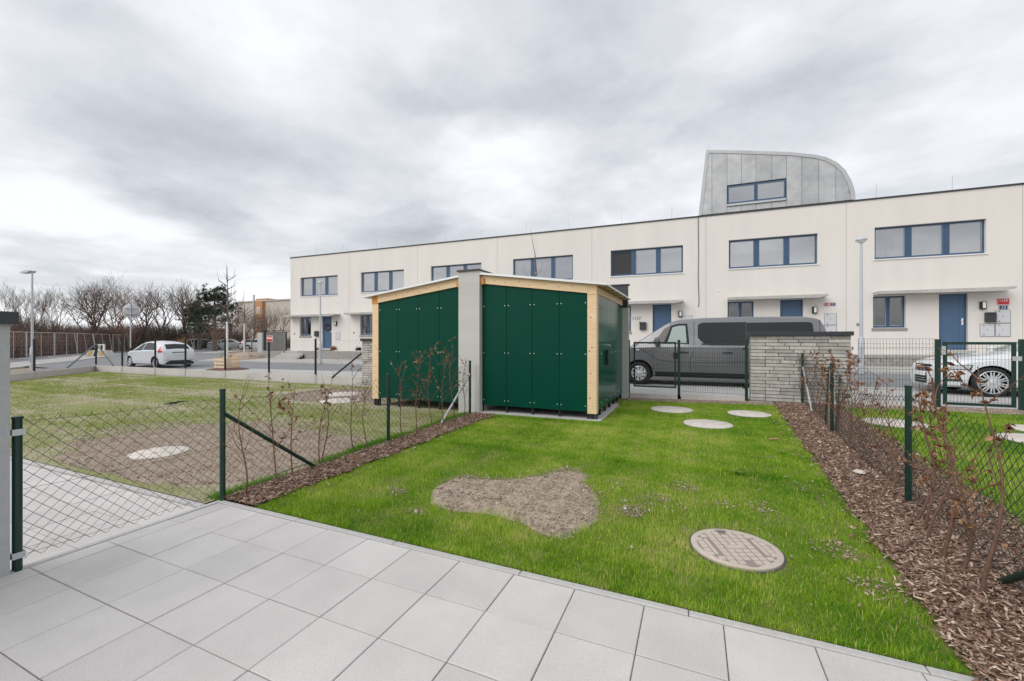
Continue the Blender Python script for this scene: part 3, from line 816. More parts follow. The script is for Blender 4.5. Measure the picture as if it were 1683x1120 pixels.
# ================================================================== COVERS
def cover(x, y, r, label, fancy=False, rz=0.0, mat_=None, name='inspection_cover'):
    z = gz(x, y)
    t = thing(name, label, 'inspection cover', (x, y, z), rz)
    MB().lathe([(r+.014, -.05), (r+.014, .002), (r+.008, .005), (r+.004, .002)], 56).build('ring', M['mortar'], t, smooth=True)
    m = MB(); m.lathe([(r, -.04), (r, .014), (r-.006, .018), (r-.04, .018), (r-.042, .012)] if fancy else [(r, -.04), (r, .014), (r-.006, .018), (.001, .018)], 56)
    m.build('lid', mat_ or M['concrete_cover'], t, smooth=True)
    if fancy: MB().lathe([(r-.040, .006), (r-.040, .0125), (.001, .0125)], 56).build('lid_grooves', M['groove'], t)
    if fancy:
        m = MB(); c = .053; k = int(r/c)+1
        for i in range(-k, k+1):
            for j in range(-k, k+1):
                cx, cy = (i+.0)*c, (j+.0)*c
                if sqrt(cx*cx+cy*cy) > r-.045: continue
                if abs(cx) < .075 and abs(cy) < .03: continue
                if abs(abs(cx)-.17) < .02 and abs(cy) < .11: continue
                if abs(cx) < .045 and abs(abs(cy)-.24) < .03: continue
                e = c/2-.0042; ht = .0193+random.uniform(-.0006, .0006)
                m.bbox(cx-e, cx+e, cy-e, cy+e, .013, ht, .002)
        m.build('tread_pads', mat_ or M['concrete_cover'], t)
        m = MB()
        for sx in (-1, 1): m.bbox(sx*.17-.012, sx*.17+.012, -.11, .11, .012, .022, .004)
        m.bbox(-.07, .07, -.022, .022, .012, .022, .004)
        m.build('raised_bars', mat_ or M['concrete_cover'], t)
        m = MB()
        for sy in (-1, 1):
            m.add([(.04*cos(a*pi/8), sy*.25+.02*sin(a*pi/8)*1.0, .0202) for a in range(16)], [tuple(range(16))])
        m.build('lifting_slots', M['groove'], t)
    return t
cover(.265, 3.375, .292, 'large round waffle-patterned concrete inspection cover nearest in the green lawn', True, .35)
cover(-.43, 9.08, .40, 'round pale concrete cover in the lawn, left of the farther three near the gate', mat_=M['cover_slab'])
cover(.20, 7.80, .38, 'round pale concrete cover in the lawn, front one of the three near the gate', mat_=M['cover_slab'])
cover(.93, 8.98, .36, 'round pale concrete cover in the lawn, right of the farther three, beside the bark strip', mat_=M['cover_slab'])
cover(-6.49, 3.24, .32, 'round pale cover in the brown soil behind the left chain-link fence', mat_=M['cover_slab'])
cover(-8.85, 8.75, .48, 'farther round pale cover beyond the left fence near the shed corner', mat_=M['cover_slab'])
cover(-7.95, 7.75, .46, 'nearer round pale cover beyond the left fence near the shed corner', mat_=M['cover_slab'])
cover(2.98, 8.75, .42, 'round pale cover in the right neighbour lawn seen between the saplings, the leftmost there', mat_=M['cover_slab'])
cover(4.30, 8.0, .44, 'round pale cover in the right neighbour lawn, the nearest there', mat_=M['cover_slab'])
cover(4.75, 8.75, .42, 'round pale cover in the right neighbour lawn, farthest right below the gate', mat_=M['cover_slab'])

# ================================================================== TERRACE
HW = 5.193; HOX, HOY, HA = -25.485, 20.453, .0222
def txt(body, size, mt, parent, loc, name='lettering', ext=.002, align='CENTER'):
    cu = bpy.data.curves.new(name, 'FONT'); cu.body = body; cu.size = size; cu.extrude = ext; cu.align_x = align; cu.align_y = 'CENTER'
    o = bpy.data.objects.new(name, cu); COL.objects.link(o)
    bpy.context.view_layer.update()
    me = bpy.data.meshes.new_from_object(o); bpy.data.objects.remove(o); bpy.data.curves.remove(cu)
    me.materials.clear(); me.materials.append(mt)
    q = link(name, me, parent, loc); q.rotation_euler = (pi/2, 0, 0)
    return q

def facade(mb, w, z0, z1, ops, dep=.16):
    xs = sorted({0, w, *[o[0] for o in ops], *[o[1] for o in ops]}); zs = sorted({z0, z1, *[o[2] for o in ops], *[o[3] for o in ops]})
    for i in range(len(xs)-1):
        for j in range(len(zs)-1):
            cx, cz = (xs[i]+xs[i+1])/2, (zs[j]+zs[j+1])/2
            if any(o[0] < cx < o[1] and o[2] < cz < o[3] for o in ops): continue
            mb.add([(xs[i], 0, zs[j]), (xs[i+1], 0, zs[j]), (xs[i+1], 0, zs[j+1]), (xs[i], 0, zs[j+1])], [(0, 1, 2, 3)])
    for (a, b, c, d) in ops:
        mb.add([(a, 0, c), (b, 0, c), (b, 0, d), (a, 0, d), (a, dep, c), (b, dep, c), (b, dep, d), (a, dep, d)], [(0, 4, 5, 1), (1, 5, 6, 2), (2, 6, 7, 3), (3, 7, 4, 0)])

def window(parent, x0, x1, z0, z1, lights, y=.125, mull=.15, fr=.055, dep=.16, sill='white', fill=None, name='window', glass='glass'):
    m = MB(); m.box(x0, x0+fr, y, y+.06, z0, z1); m.box(x1-fr, x1, y, y+.06, z0, z1)
    m.box(x0+fr, x1-fr, y+.001, y+.059, z0, z0+fr+.015); m.box(x0+fr, x1-fr, y+.001, y+.059, z1-fr, z1)
    panes = []; W_ = x1-x0-2*fr; n = lights; w = (W_-mull*(n-1))/n
    for i in range(n):
        a = x0+fr+i*(w+mull); panes.append((a, a+w))
        if i < n-1: m.box(a+w, a+w+mull, y-.006, y+.058, z0+fr+.015, z1-fr)
    fo = m.build(name, M['blue_frame'], parent)
    g = MB()
    for i in range(n-1):
        a = panes[i][1]
        for q in (.33, .66): g.box(a+mull*q-.004, a+mull*q+.004, y-.009, y-.0062, z0+fr+.015, z1-fr)
    if n > 1: g.build('gasket', M['dark_frame'], fo)
    for i, (a, b) in enumerate(panes):
        s = MB(); e = .012
        s.box(a, a+e, y+.01, y+.02, z0+fr+.015, z1-fr); s.box(b-e, b, y+.01, y+.02, z0+fr+.015, z1-fr); s.box(a+e, b-e, y+.01, y+.02, z0+fr+.015, z0+fr+.03); s.box(a+e, b-e, y+.01, y+.02, z1-fr-e, z1-fr)
        s.build('sash', M['dark_frame'] if lights == 1 else M['lamp_grey'], fo)
        p = MB(); p.add([(a, y+.03, z0+fr), (b, y+.03, z0+fr), (b, y+.03, z1-fr), (a, y+.03, z1-fr)], [(0, 1, 2, 3)]); p.build('pane', M[glass], fo)
        f = fill[i] if fill else None
        if f == 'curtain':
            c = MB(); k = 26; vs_ = []; ph = random.uniform(0, 6)
            for q in range(k+1):
                x = a-.04+(b-a+.08)*q/k; yy = y+.16+.022*sin(q*1.35+ph)+.012*sin(q*2.9+ph)
                vs_ += [(x, yy, z0+.02), (x, yy, z1-.02)]
            c.add(vs_, [(2*q, 2*q+2, 2*q+3, 2*q+1) for q in range(k)]); c.build('curtain', M['curtain'], fo, smooth=True, angle=80)
        elif f and f.startswith('blind'):
            fr_ = float(f[5:] or 1); c = MB(); zz = z1-fr-(z1-z0-2*fr)*fr_
            c.box(a-.01, b+.01, y+.10, y+.108, zz, z1-.02)
            c.box(a-.01, b+.01, y+.09, y+.118, zz-.025, zz-.001); c.build('blind', M['blind'], fo)
        elif f == 'screen':
            c = MB(); c.box(a, b, y+.002, y+.008, z0+fr+.015, z1-fr); c.build('insect_screen', M['screen'], fo)
    if sill == 'white':
        MB().box(x0-.04, x1+.04, -.035, y-.001, z0-.05, z0-.012).build('sill', M['sill'], parent)
    elif sill == 'stone':
        m = MB(); x = x0-.05
        while x < x1+.04: m.bbox(x+.002, min(x+.075, x1+.05)-.002, -.02, y-.002, z0-.13, z0-.012, .003); x += .075
        m.build('sill', M['stone_sill'], parent)
    return fo

HL = ['cream end terrace house with a dark red wreath on its blue door',
      'second terrace house from the far left, its door hidden by the left shed',
      'third terrace house from the far left, upper window just above the left shed roof',
      'fourth terrace house from the far left, behind a thin sapling over the right shed',
      'cream terrace house numbered 1157 with one dark screened upper window pane',
      'cream terrace house carrying the tall curved zinc roof extension',
      'cream terrace house with white curtains upstairs and the blue number 13 by its door',
      'cream terrace house beyond the right edge of the view']
for k in range(8):
    ox = HOX+cos(HA)*HW*k; oy = HOY+sin(HA)*HW*k
    h = thing('terrace_house', HL[k], 'house', (ox, oy, 0), HA, 'row of cream terrace houses')
    d = .045*k; w0 = .004 if k else 0; w = HW-.012
    zb = .80+.02*k; dz = .035*k
    up = (.92, 4.22, 4.44+d, 5.71+d); lo = (.87, 1.89, 1.77+dz, 3.02+dz); dr = (2.88, 3.71, .93+.03*k, 3.03+dz)
    m = MB(); facade(m, w, .3, 7.11, [up, lo, dr])
    m.add([(0, 0, .3), (0, 9, .3), (0, 9, 7.11), (0, 0, 7.11)], [(0, 3, 2, 1)]); m.add([(w, 0, .3), (w, 9, .3), (w, 9, 7.11), (w, 0, 7.11)], [(0, 1, 2, 3)])
    m.add([(0, 9, .3), (w, 9, .3), (w, 9, 7.11), (0, 9, 7.11)], [(1, 0, 3, 2)])
    m.build('wall', M['render'], h)
    MB().box(.01, w-.01, 8.5, 8.6, .4, 7.05).box(.02, w-.02, .17, 8.5, 3.55, 3.7).box(.02, w-.02, 2.6, 2.7, .5, 7.0).build('interior', M['room'], h)
    MB().box(.01, w-.01, .1, 8.9, 7.0, 7.08).build('roof', M['charcoal'], h)
    MB().box(-.02 if k == 0 else 0, w+.012, -.035, .25, 7.10, 7.16).build('coping', M['anthracite'], h)
    if k: MB().box(-.012, 0, .012, .3, .3, 7.10).build('joint', M['seam'], h)
    fill = {0: ['curtain']*3, 1: ['curtain', 'blind1', 'blind1'], 2: ['blind1', 'blind1', 'curtain'], 3: ['curtain', 'blind1', 'blind1'], 4: ['screen', 'blind1', 'blind1'],
            5: ['blind.45', 'blind.45', 'blind1'], 6: ['curtain']*3, 7: ['curtain']*3}[k]
    window(h, up[0], up[1], up[2], up[3], 3, mull=.22, fr=.07, fill=fill)
    window(h, lo[0], lo[1], lo[2], lo[3], 2, mull=.13, fr=.065, glass='glass_dark', sill='stone', fill=['curtain', None] if k == 0 else [None, None])
    # door
    a, b, c, e = dr
    do = MB().box(a, b, .115, .16, c, e).build('door', M['blue_door'], h)
    mm = MB(); mm.box(a, a+.05, .10, .114, c, e); mm.box(b-.05, b, .10, .114, c, e); mm.box(a+.05, b-.05, .101, .113, e-.05, e)
    mm.build('door_frame', M['blue_frame'], do)
    mm = MB(); mm.box(b-.20, b-.195, .1145, .1155, c+.05, e-.1); mm.box(a+.1, a+.105, .1145, .1155, c+.05, e-.1); mm.build('groove', M['dark_frame'], do)
    mm = MB(); mm.box(b-.14, b-.09, .095, .114, c+.95, c+1.2); mm.tube([(b-.115, .10, c+1.1), (b-.115, .06, c+1.1), (b-.22, .055, c+1.1)], .010, 6); mm.build('handle', M['chrome'], do)
    MB().box(a-.12, b+.12, -.25, -.002, c-.12, c-.015).build('door_step', M['canopy'], h)
    # canopy slab: tapered in section, thin front edge
    cx0, cx1 = (-.02, 4.45) if k == 0 else (.86, 4.74 if k >= 6 else 4.45 if k == 5 else 4.24)
    if k in (1, 2, 3): cx0 = .06
    cz = 3.16+.038*k
    p = [(cx0, cz-.11), (cx0, cz), (cx1, cz), (cx1, cz-.07), (cx1-.35, cz-.14)]
    mm = MB(); mm.prism(p, -.55, -.003); mm.build('canopy', M['canopy'], h, normals=True)
    lx = 4.02
    mm = MB(); mm.bbox(lx, lx+.16, -.10, -.002, 2.42+dz, 2.70+dz, .006); la = mm.build('wall_lamp', M['black'], h)
    MB().box(lx+.05, lx+.135, -.112, -.101, 2.46+dz, 2.67+dz).build('lamp_glass', M['white'], la)
    # meter cupboards
    def cup(x0, x1, z0, z1):
        q = MB().box(x0, x1, -.022, -.002, z0, z1).build('meter_cupboard', M['meter'], h)
        r = MB(); t_ = .008
        r.box(x0, x1, -.0235, -.0225, z1-t_, z1); r.box(x0, x1, -.0235, -.0225, z0, z0+t_); r.box(x0, x0+t_, -.0235, -.0225, z0+t_, z1-t_); r.box(x1-t_, x1, -.0235, -.0225, z0+t_, z1-t_)
        for zz in (z0+.06, z1-.06): r.box(x0+.08, x0+.13, -.026, -.0236, zz-.012, zz+.012)
        r.build('trim', M['black'] if k > 3 else M['seam'], q)
        MB().lathe([(.02, 0), (.02, -.003)], 10, axis='y', c=((x0+x1)/2, -.0225, (z0+z1)/2)).build('lock', M['seam'], q)
    if k >= 5:
        zc = 2.62+.0*k; cup(4.45, 4.86, 2.115, 2.595); cup(4.45, 4.86, 1.62, 2.10); cup(4.03, 4.435, 1.62, 2.10)
    elif k == 4: cup(4.18, 4.62, 2.14, 2.62)
    else: cup(4.05, 4.42, 1.52+d, 2.0+d)
    # letter box
    bx = (4.16, 4.44) if k >= 6 else (2.30, 2.60)
    zz = {6: 2.15, 7: 2.15, 0: 1.72}.get(k, 1.98)
    mb_ = MB().bbox(bx[0], bx[1], -.12, -.002, zz, zz+.36, .01).build('letter_box', M['charcoal'], h)
    MB().box(bx[0]+.03, bx[1]-.03, -.124, -.121, zz+.26, zz+.30).build('slot', M['black'], mb_)
    # small wall fittings
    MB().lathe([(.05, 0), (.045, -.02)], 12, axis='y', c=(.5, -.001, 3.55+dz)).build('wall_vent', M['white'], h)
    MB().box(.33, .43, -.02, -.001, 1.86+dz, 1.96+dz).build('socket', M['seam'], h)
    MB().lathe([(.03, 0), (.028, -.02)], 10, axis='y', c=(3.92, -.001, 2.2+dz)).build('door_bell', M['white'], h)
    for rx in (1.3, 3.7):
        MB().tube([(rx, 1.0, 7.08), (rx+.02, 1.0, 8.0)], .008, 5).build('lightning_rod', M['zinc'], h)
    if k == 4:
        MB().tube([(4.86, -.02, 7.1), (4.88, -.015, 5.5), (4.86, -.02, 4.4), (4.9, -.015, 3.2), (4.87, -.01, 3.0)], .013, 6).build('cable', M['black'], h)
        MB().box(3.95, 3.99, -.02, -.001, 2.42, 2.44).build('bracket', M['zinc'], h)
        txt('1157', .20, M['charcoal'], h, (2.15, -.006, 2.52), 'house_number'); txt('9', .20, M['charcoal'], h, (2.31, -.006, 2.30), 'house_number')
    def plate(x0, x1, z0, z1, mt, lines):
        q = MB().bbox(0, x1-x0, -.010, -.002, 0, z1-z0, .002).build('number_plate', mt, h, loc=(x0, 0, z0))
        b = MB(); e = .008; W2, H2 = x1-x0, z1-z0
        for (aa, bb, cc, dd) in ((e, W2-e, e, 2*e), (e, W2-e, H2-2*e, H2-e), (e, 2*e, 2*e, H2-2*e), (W2-2*e, W2-e, 2*e, H2-2*e)): b.box(aa, bb, -.0125, -.0105, cc, dd)
        b.build('border', M['sign_white'], q)
        for (s_, sz, zz_) in lines: txt(s_, sz, M['sign_white'], q, (W2/2, -.0118, zz_), 'digits', .001)
    if k == 5:
        plate(4.44, 4.63, 2.89, 3.03, M['red'], [('1158', .085, .07)]); plate(4.65, 4.83, 2.89, 3.03, M['navy'], [('11', .10, .07)])
    if k == 6:
        plate(4.50, 4.84, 2.78, 3.01, M['red'], [('1159', .12, .145)]); plate(4.55, 4.80, 2.61, 2.765, M['navy'], [('13', .13, .077)])
    if k == 5:
        # curved zinc roof extension
        prof = [(-.31, 7.165), (.0, 10.14), (1.6, 9.83), (3.2, 9.50), (4.17, 9.22), (4.55, 9.05), (4.9, 8.78), (5.18, 8.42), (5.38, 7.95), (5.49, 7.5), (5.50, 7.165)]
        e = MB(); e.prism(prof, .10, 6.0); ex = e.build('roof_extension', M['charcoal'], h, normals=True)
        inner = [(-.17, 7.20), (.11, 9.98), (1.6, 9.69), (3.2, 9.36), (4.12, 9.09), (4.48, 8.92), (4.80, 8.67), (5.05, 8.34), (5.23, 7.90), (5.33, 7.48), (5.34, 7.20)]
        tr = MB()
        for i in range(len(prof)-1):
            a1, b1 = prof[i], prof[i+1]; a2, b2 = inner[i], inner[i+1]
            tr.add([(a1[0], .02, a1[1]), (b1[0], .02, b1[1]), (b2[0], .02, b2[1]), (a2[0], .02, a2[1]), (a1[0], 6.02, a1[1]+.012), (b1[0], 6.02, b1[1]+.012), (b2[0], .10, b2[1]), (a2[0], .10, a2[1])],
                   [(0, 1, 2, 3), (1, 0, 4, 5), (3, 2, 6, 7)])
        tr.build('edge_trim', M['zinc_trim'], ex, normals=False)
        def top(x): return float(np.interp(x, [p[0] for p in inner[1:]], [p[1] for p in inner[1:]]))
        seams = [-.17, .24, .85, 1.42, 1.98, 2.58, 3.12, 3.67, 4.27, 4.85, 5.34]
        wx0, wx1, wz0, wz1 = .87, 3.08, 7.56, 8.35
        for i in range(10):
            x0, x1 = seams[i]+.006, seams[i+1]-.006
            def panel(zlo, zt0, zt1, pts=None):
                m = MB(); n = 6 if x0 > 4 else 1; q = []
                for j in range(n+1):
                    x = x0+(x1-x0)*j/n; q.append((x, (top(x) if zt0 is None else zt0)))
                if i == 0:
                    poly = [(-.17, 7.20), (x1, 7.20), (x1, top(x1)), (.11, 9.98)]
                else: poly = [(x0, zlo), (x1, zlo)]+q[::-1]
                m.prism(poly, .045, .099); m.build('cladding_panel', M['zinc_panel'], ex, normals=True)
            if 2 <= i <= 5:
                panel(7.20, 7.44, 7.44); panel(8.41, None, None)
            else: panel(7.20, None, None)
        wf = window(h, wx0, wx1, wz0, wz1, 2, y=.02, mull=.14, sill=None, fill=['blind1', 'blind1'], name='roof_window')
        MB().box(wx0-.02, wx1+.02, -.01, .05, wz0-.10, wz0-.01).build('roof_sill', M['zinc_trim'], h)
        MB().tube([(.12, .8, 10.1), (.12, .8, 10.75)], .008, 5).build('lightning_rod', M['zinc'], h)
        MB().tube([(.62, 2.8, 10.0), (.62, 2.8, 10.6)], .008, 5).build('lightning_rod', M['zinc'], h)

def build_wreath():
    x = HOX+cos(HA)*3.29+.0; y = HOY+sin(HA)*3.29+.06
    m = MB(); rg = random.Random(3)
    for i in range(150):
        a = rg.uniform(0, 2*pi); r = .17+rg.gauss(0, .03); l = rg.uniform(.05, .12); b = a+rg.uniform(-1.2, 1.2)
        p = Vector((r*cos(a), rg.uniform(-.05, 0), r*sin(a))); q = p+Vector((cos(b)*l, rg.uniform(-.05, .01), sin(b)*l)); w = Vector((-sin(b), 0, cos(b)))*.018
        m.add([p-w, p+w, q], [(0, 1, 2)])
    o = m.build('door_wreath', M['wreath'], None, loc=(x, y, 2.32)); tag(o, 'dark red bushy wreath hanging on the blue door of the far end house', 'wreath')
build_wreath()

# ledge and retaining wall in front of the terrace
def build_retaining():
    t = thing('retaining_wall', 'low grey block retaining wall with steps below the terrace houses', 'wall', (-8, 18.9, 0))
    x0, x1 = -26.3, 14.0
    def top(x): return float(np.interp(x, [-26, 8], [.79, .97]))
    m = MB()
    n = 24
    for i in range(n):
        a, b = x0+(x1-x0)*i/n, x0+(x1-x0)*(i+1)/n
        m.add([(a+8, .03, top(a)-.05), (b+8, .03, top(b)-.05), (b+8, .03, 0), (a+8, .03, 0), (a+8, 2.6, top(a)-.035), (b+8, 2.6, top(b)-.035)], [(0, 3, 2, 1), (0, 1, 5, 4)])
    m.build('fill', M['footway'], t)
    rg = np.random.default_rng(8); L_ = .30; H_ = .115
    me = MB().bbox(0, L_-.012, 0, .16, 0, H_-.008, .004).mesh('block', M['wall_block']); rest = MB()
    cnt = 0; x = x1-L_
    rows = 5
    while x > x0:
        for r in range(rows):
            zt = top(x)-r*H_-H_
            if x+.15 < -22.85 and x > -24.4: continue   # steps
            xx = x+(L_/2 if r % 2 else 0)
            if cnt < 290 and x < 9.5:
                link('block', me, t, (xx+8, -.02+rg.uniform(-.006, .006), zt)); cnt += 1
            elif x < 9.5: rest.box(xx+8, xx+8+L_-.012, -.02, .14, zt, zt+H_-.008)
        x -= L_
    tag(rest.build('far_blocks', M['wall_block'], t), kind='stuff')
    s = MB()
    for i in range(4): s.bbox(-24.45+8+i*.1, -22.32+8, -.55+i*.2, .1, .0, top(-23)-.03-(3-i)*.115, .005)
    s.build('steps', M['canopy'], t)
build_retaining()

# side gate and yard wall left of the terrace
def build_side_gate():
    g = thing('yard_gate', 'dark framed grey yard gate between a concrete pillar and the end house', 'gate', (-27.2, 20.4, 0))
    MB().bbox(-1.42, -.92, -.1, .25, .2, 2.0, .01).build('pillar', M['plaster_grey'], g)
    m = MB(); m.box(-.88, -.72, 0, .10, .5, 2.10); m.box(-1.5, 1.1, -.05, .12, 2.101, 2.15); m.box(1.3, 1.36, 0, .06, .5, 2.05); m.box(-.72, 1.3, 0.005, .055, .72, .77); m.build('gate_frame', M['steel_black'], g)
    x = -.72
    for i in range(6):
        MB().box(x+.004, x+.330, .02, .04, .77, 2.06).build('slat', M['gate_panel'], g); x += .334
    MB().box(-.9, 1.36, -.1, .5, .2, .72).build('base_wall', M['wall_block'], g)
build_side_gate()
# ================================================================== VEHICLES
class Body:
    def __init__(s, top, wpl, belt, zb=.20, tumble=.30, hoodin=.09, round_=.05):
        s.top, s.w_, s.belt_, s.zb, s.tu, s.hi, s.ro = top, wpl, belt, zb, tumble, hoodin, round_
        s.x0, s.x1 = top[-1][0], top[0][0]
    def ip(s, pts, x):
        p = sorted(pts); return float(np.interp(x, [a for a, b in p], [b for a, b in p]))
    def zt(s, x):
        # gently smoothed profile
        e = .05; return (s.ip(s.top, x-e)+2*s.ip(s.top, x)+s.ip(s.top, x+e))/4
    def ring(s, x):
        zt = s.zt(x); w = s.ip(s.w_, x); b = s.ip(s.belt_, x)
        zs = min(b, zt-.07); wr = w-s.hi-s.tu*max(0, zt-b-.04)
        zb = s.zb+.0
        zm = zb+(zs-zb)*.52
        return [(0, zb), (w-.14, zb), (w-.045, zb+.05), (w-.012, zb+.16), (w, zm), (w-.008, zs-.04), (w-.03, zs),
                (w-.03+(wr-w+.03)*.5, zs+(zt-.05-zs)*.5), (wr, zt-.05), (wr-.05, zt-.022), (wr*.62, zt-.004), (0, zt+.018)]
    def side(s, x, z):
        r = s.ring(x); zz = [p[1] for p in r[1:9]]; yy = [p[0] for p in r[1:9]]
        return float(np.interp(z, zz, yy))
    def topz(s, x, y):
        r = s.ring(x)[8:]; return float(np.interp(abs(y), [p[0] for p in r[::-1]], [p[1] for p in r[::-1]]))
    def mesh(s, name, mt, wheels, wr, ww, dark):
        xs = []; x = s.x1
        brk = sorted({p[0] for p in s.top}, reverse=True)
        xs = sorted(set([round(v, 3) for v in np.linspace(s.x0, s.x1, 54)]+[round(v, 3) for v in brk]), reverse=True)
        vs_ = []; fs = []; n = None
        for x in xs:
            r = s.ring(x); full = r+[(-y, z) for y, z in r[-2:0:-1]]; n = len(full)
            vs_ += [(x, y, z) for y, z in full]
        for i in range(len(xs)-1):
            for j in range(n):
                j2 = (j+1) % n; fs.append((i*n+j, (i+1)*n+j, (i+1)*n+j2, i*n+j2))
        fs.append(tuple(range(n))); fs.append(tuple((len(xs)-1)*n+j for j in range(n-1, -1, -1)))
        b = MB().add(vs_, fs); me = b.mesh(name, [mt, dark], normals=True)
        o = link(name, me)
        for wx in wheels:
            for sy in (1, -1):
                c = MB(); c.lathe([(wr, -.16), (wr, .16)], 40, axis='y'); cm = c.mesh('cut', dark, normals=True); co = link('cut', cm, None, (wx, sy*ww, wr*.0+s.wz)); 
                md = o.modifiers.new('b', 'BOOLEAN'); md.operation = 'DIFFERENCE'; md.object = co; md.solver = 'EXACT'
                bpy.context.view_layer.update(); dg = bpy.context.evaluated_depsgraph_get(); nm = bpy.data.meshes.new_from_object(o.evaluated_get(dg))
                o.modifiers.clear(); o.data = nm; bpy.data.objects.remove(co)
        nm = o.data; nm.name = name
        bm = bmesh.new(); bm.from_mesh(nm)
        for f in bm.faces:
            c = f.calc_center_median(); f.material_index = 0; f.smooth = True
            for wx in wheels:
                if (sqrt((c.x-wx)**2+(c.z-s.wz)**2) < wr+.006) and abs(f.normal.y) < .4 and c.z > s.zb-.01 and f.normal.z < .3 and sqrt((c.x-wx)**2+(c.z-s.wz)**2) > wr*.8: f.material_index = 1
                if abs(c.x-wx) < wr and abs(f.normal.y) > .9 and abs(abs(c.y)-(ww-.16)) < .02 and c.z < s.wz+wr: f.material_index = 1
            if f.normal.z < -.9: f.material_index = 1
        for e in bm.edges:
            if len(e.link_faces) == 2 and e.calc_face_angle(0) > radians(26): e.smooth = False
        bm.to_mesh(nm); bm.free()
        return o

def wheel(parent, x, y, R, rr, width, spokes, style='spoke'):
    sg = 1 if y > 0 else -1
    r = MB(); yo = y
    def lt(m, prof, n=40): m.lathe([(a, sg*b) for a, b in prof], n, axis='y', c=(x, yo, R))
    lt(r, [(rr, -.02), (rr, .0), (rr-.012, .006), (rr-.02, -.01), (rr-.025, -.05)])
    for i in range(spokes):
        a = 2*pi*i/spokes
        for da in ((-.10, .10) if style == 'y' else (0,)):
            w0, w1 = (.022, .014) if style == 'y' else (.034, .052)
            d0 = Vector((cos(a+da*.4), 0, sin(a+da*.4))); d1 = Vector((cos(a+da*2.0), 0, sin(a+da*2.0)))
            if style != 'y': d0 = d1 = Vector((cos(a), 0, sin(a)))
            p = Vector((x, yo+sg*.0, R))+d0*.045; q = Vector((x, yo+sg*(-.012), R))+d1*(rr-.012); nrm = Vector((-d1.z, 0, d1.x))
            th = Vector((0, sg*.018, 0))
            r.add([p-nrm*w0-th, p+nrm*w0-th, q+nrm*w1-th, q-nrm*w1-th, p-nrm*w0*.8, p+nrm*w0*.8, q+nrm*w1*.8, q-nrm*w1*.8], [(4, 5, 6, 7), (0, 4, 7, 3), (1, 2, 6, 5), (0, 1, 5, 4), (3, 7, 6, 2)])
    lt(r, [(.058, -.03), (.058, .006), (.045, .014), (.001, .015)], 20)
    w = r.build('wheel', M['rim'], parent, smooth=True, normals=True)
    t = MB(); lt(t, [(rr-.002, -width), (rr+.03, -width-.01), (R-.02, -width), (R, -width+.03), (R, -.03), (R-.02, -.004), (rr+.03, .008), (rr-.002, -.006), (rr-.002, -.02)], 40)
    t.build('tyre', M['tyre'], w, smooth=True, normals=True)
    d = MB(); lt(d, [(rr-.004, -.10), (rr-.004, -.075), (.001, -.07)], 24); d.build('brake_disc', M['car_dark_trim'], w, normals=True)
    return w

def side_patch(b, parent, name, mt, xb0, xb1, xt0, xt1, zlo, zhi, sides=(1, -1), off=.005, nu=8, nv=4, cr=.0, joined=True):
    """quad patch that follows the body side; zlo/zhi may be functions of x"""
    f0 = zlo if callable(zlo) else (lambda x: zlo); f1 = zhi if callable(zhi) else (lambda x: zhi)
    for sy in sides:
        vs_ = []
        for j in range(nv+1):
            v = j/nv
            for i in range(nu+1):
                u = i/nu
                x = (xb0*(1-u)+xb1*u)*(1-v)+(xt0*(1-u)+xt1*u)*v
                z = f0(x)*(1-v)+f1(x)*v
                vs_.append((x, sy*(b.side(x, z)+off), z))
        m = MB(); fs = [(j*(nu+1)+i, j*(nu+1)+i+1, (j+1)*(nu+1)+i+1, (j+1)*(nu+1)+i) for j in range(nv) for i in range(nu)]
        m.add(vs_, fs); m.build(name, mt, parent, smooth=True, angle=60, normals=True)

def top_patch(b, parent, name, mt, x0, x1, yf, off=.006, nu=8, nv=8, bow=0.0):
    vs_ = []
    for i in range(nu+1):
        for j in range(nv+1):
            g = -1+2*j/nv; x = x0+(x1-x0)*i/nu + bow*(g*g)*(1 if x0 > x1 else -1)*-1
            x = min(max(x, b.x0+.03), b.x1-.03)
            r = b.ring(x); y = g*r[8][0]*yf
            vs_.append((x, y, b.topz(x, y)+off))
    fs = [(i*(nv+1)+j, i*(nv+1)+j+1, (i+1)*(nv+1)+j+1, (i+1)*(nv+1)+j) for i in range(nu) for j in range(nv)]
    return MB().add(vs_, fs).build(name, mt, parent, smooth=True, angle=60, normals=True)

def seam(b, parent, pts, sides=(1, -1), r=.006):
    m = MB()
    for sy in sides:
        m.tube([(x, sy*(b.side(x, z)+.0005), z) for x, z in pts], r, 4)
    m.build('door_seam', M['car_dark_trim'], parent)

def mirror_part(parent, b, x, z, mt, s=1.0):
    for sy in (1, -1):
        y = sy*b.side(x, z-.02)
        m = MB(); m.lathe([(.001, -.09*s), (.05*s, -.085*s), (.075*s, -.02*s), (.075*s, .05*s), (.05*s, .08*s), (.001, .085*s)], 14, axis='y', c=(0, 0, 0))
        m.v = [(vx*.7, vy, vz*1.05) for vx, vy, vz in m.v]; me = m.mesh('mirror', mt, smooth=True, normals=True)
        link('mirror', me, parent, (x, y+sy*.12, z+.05))

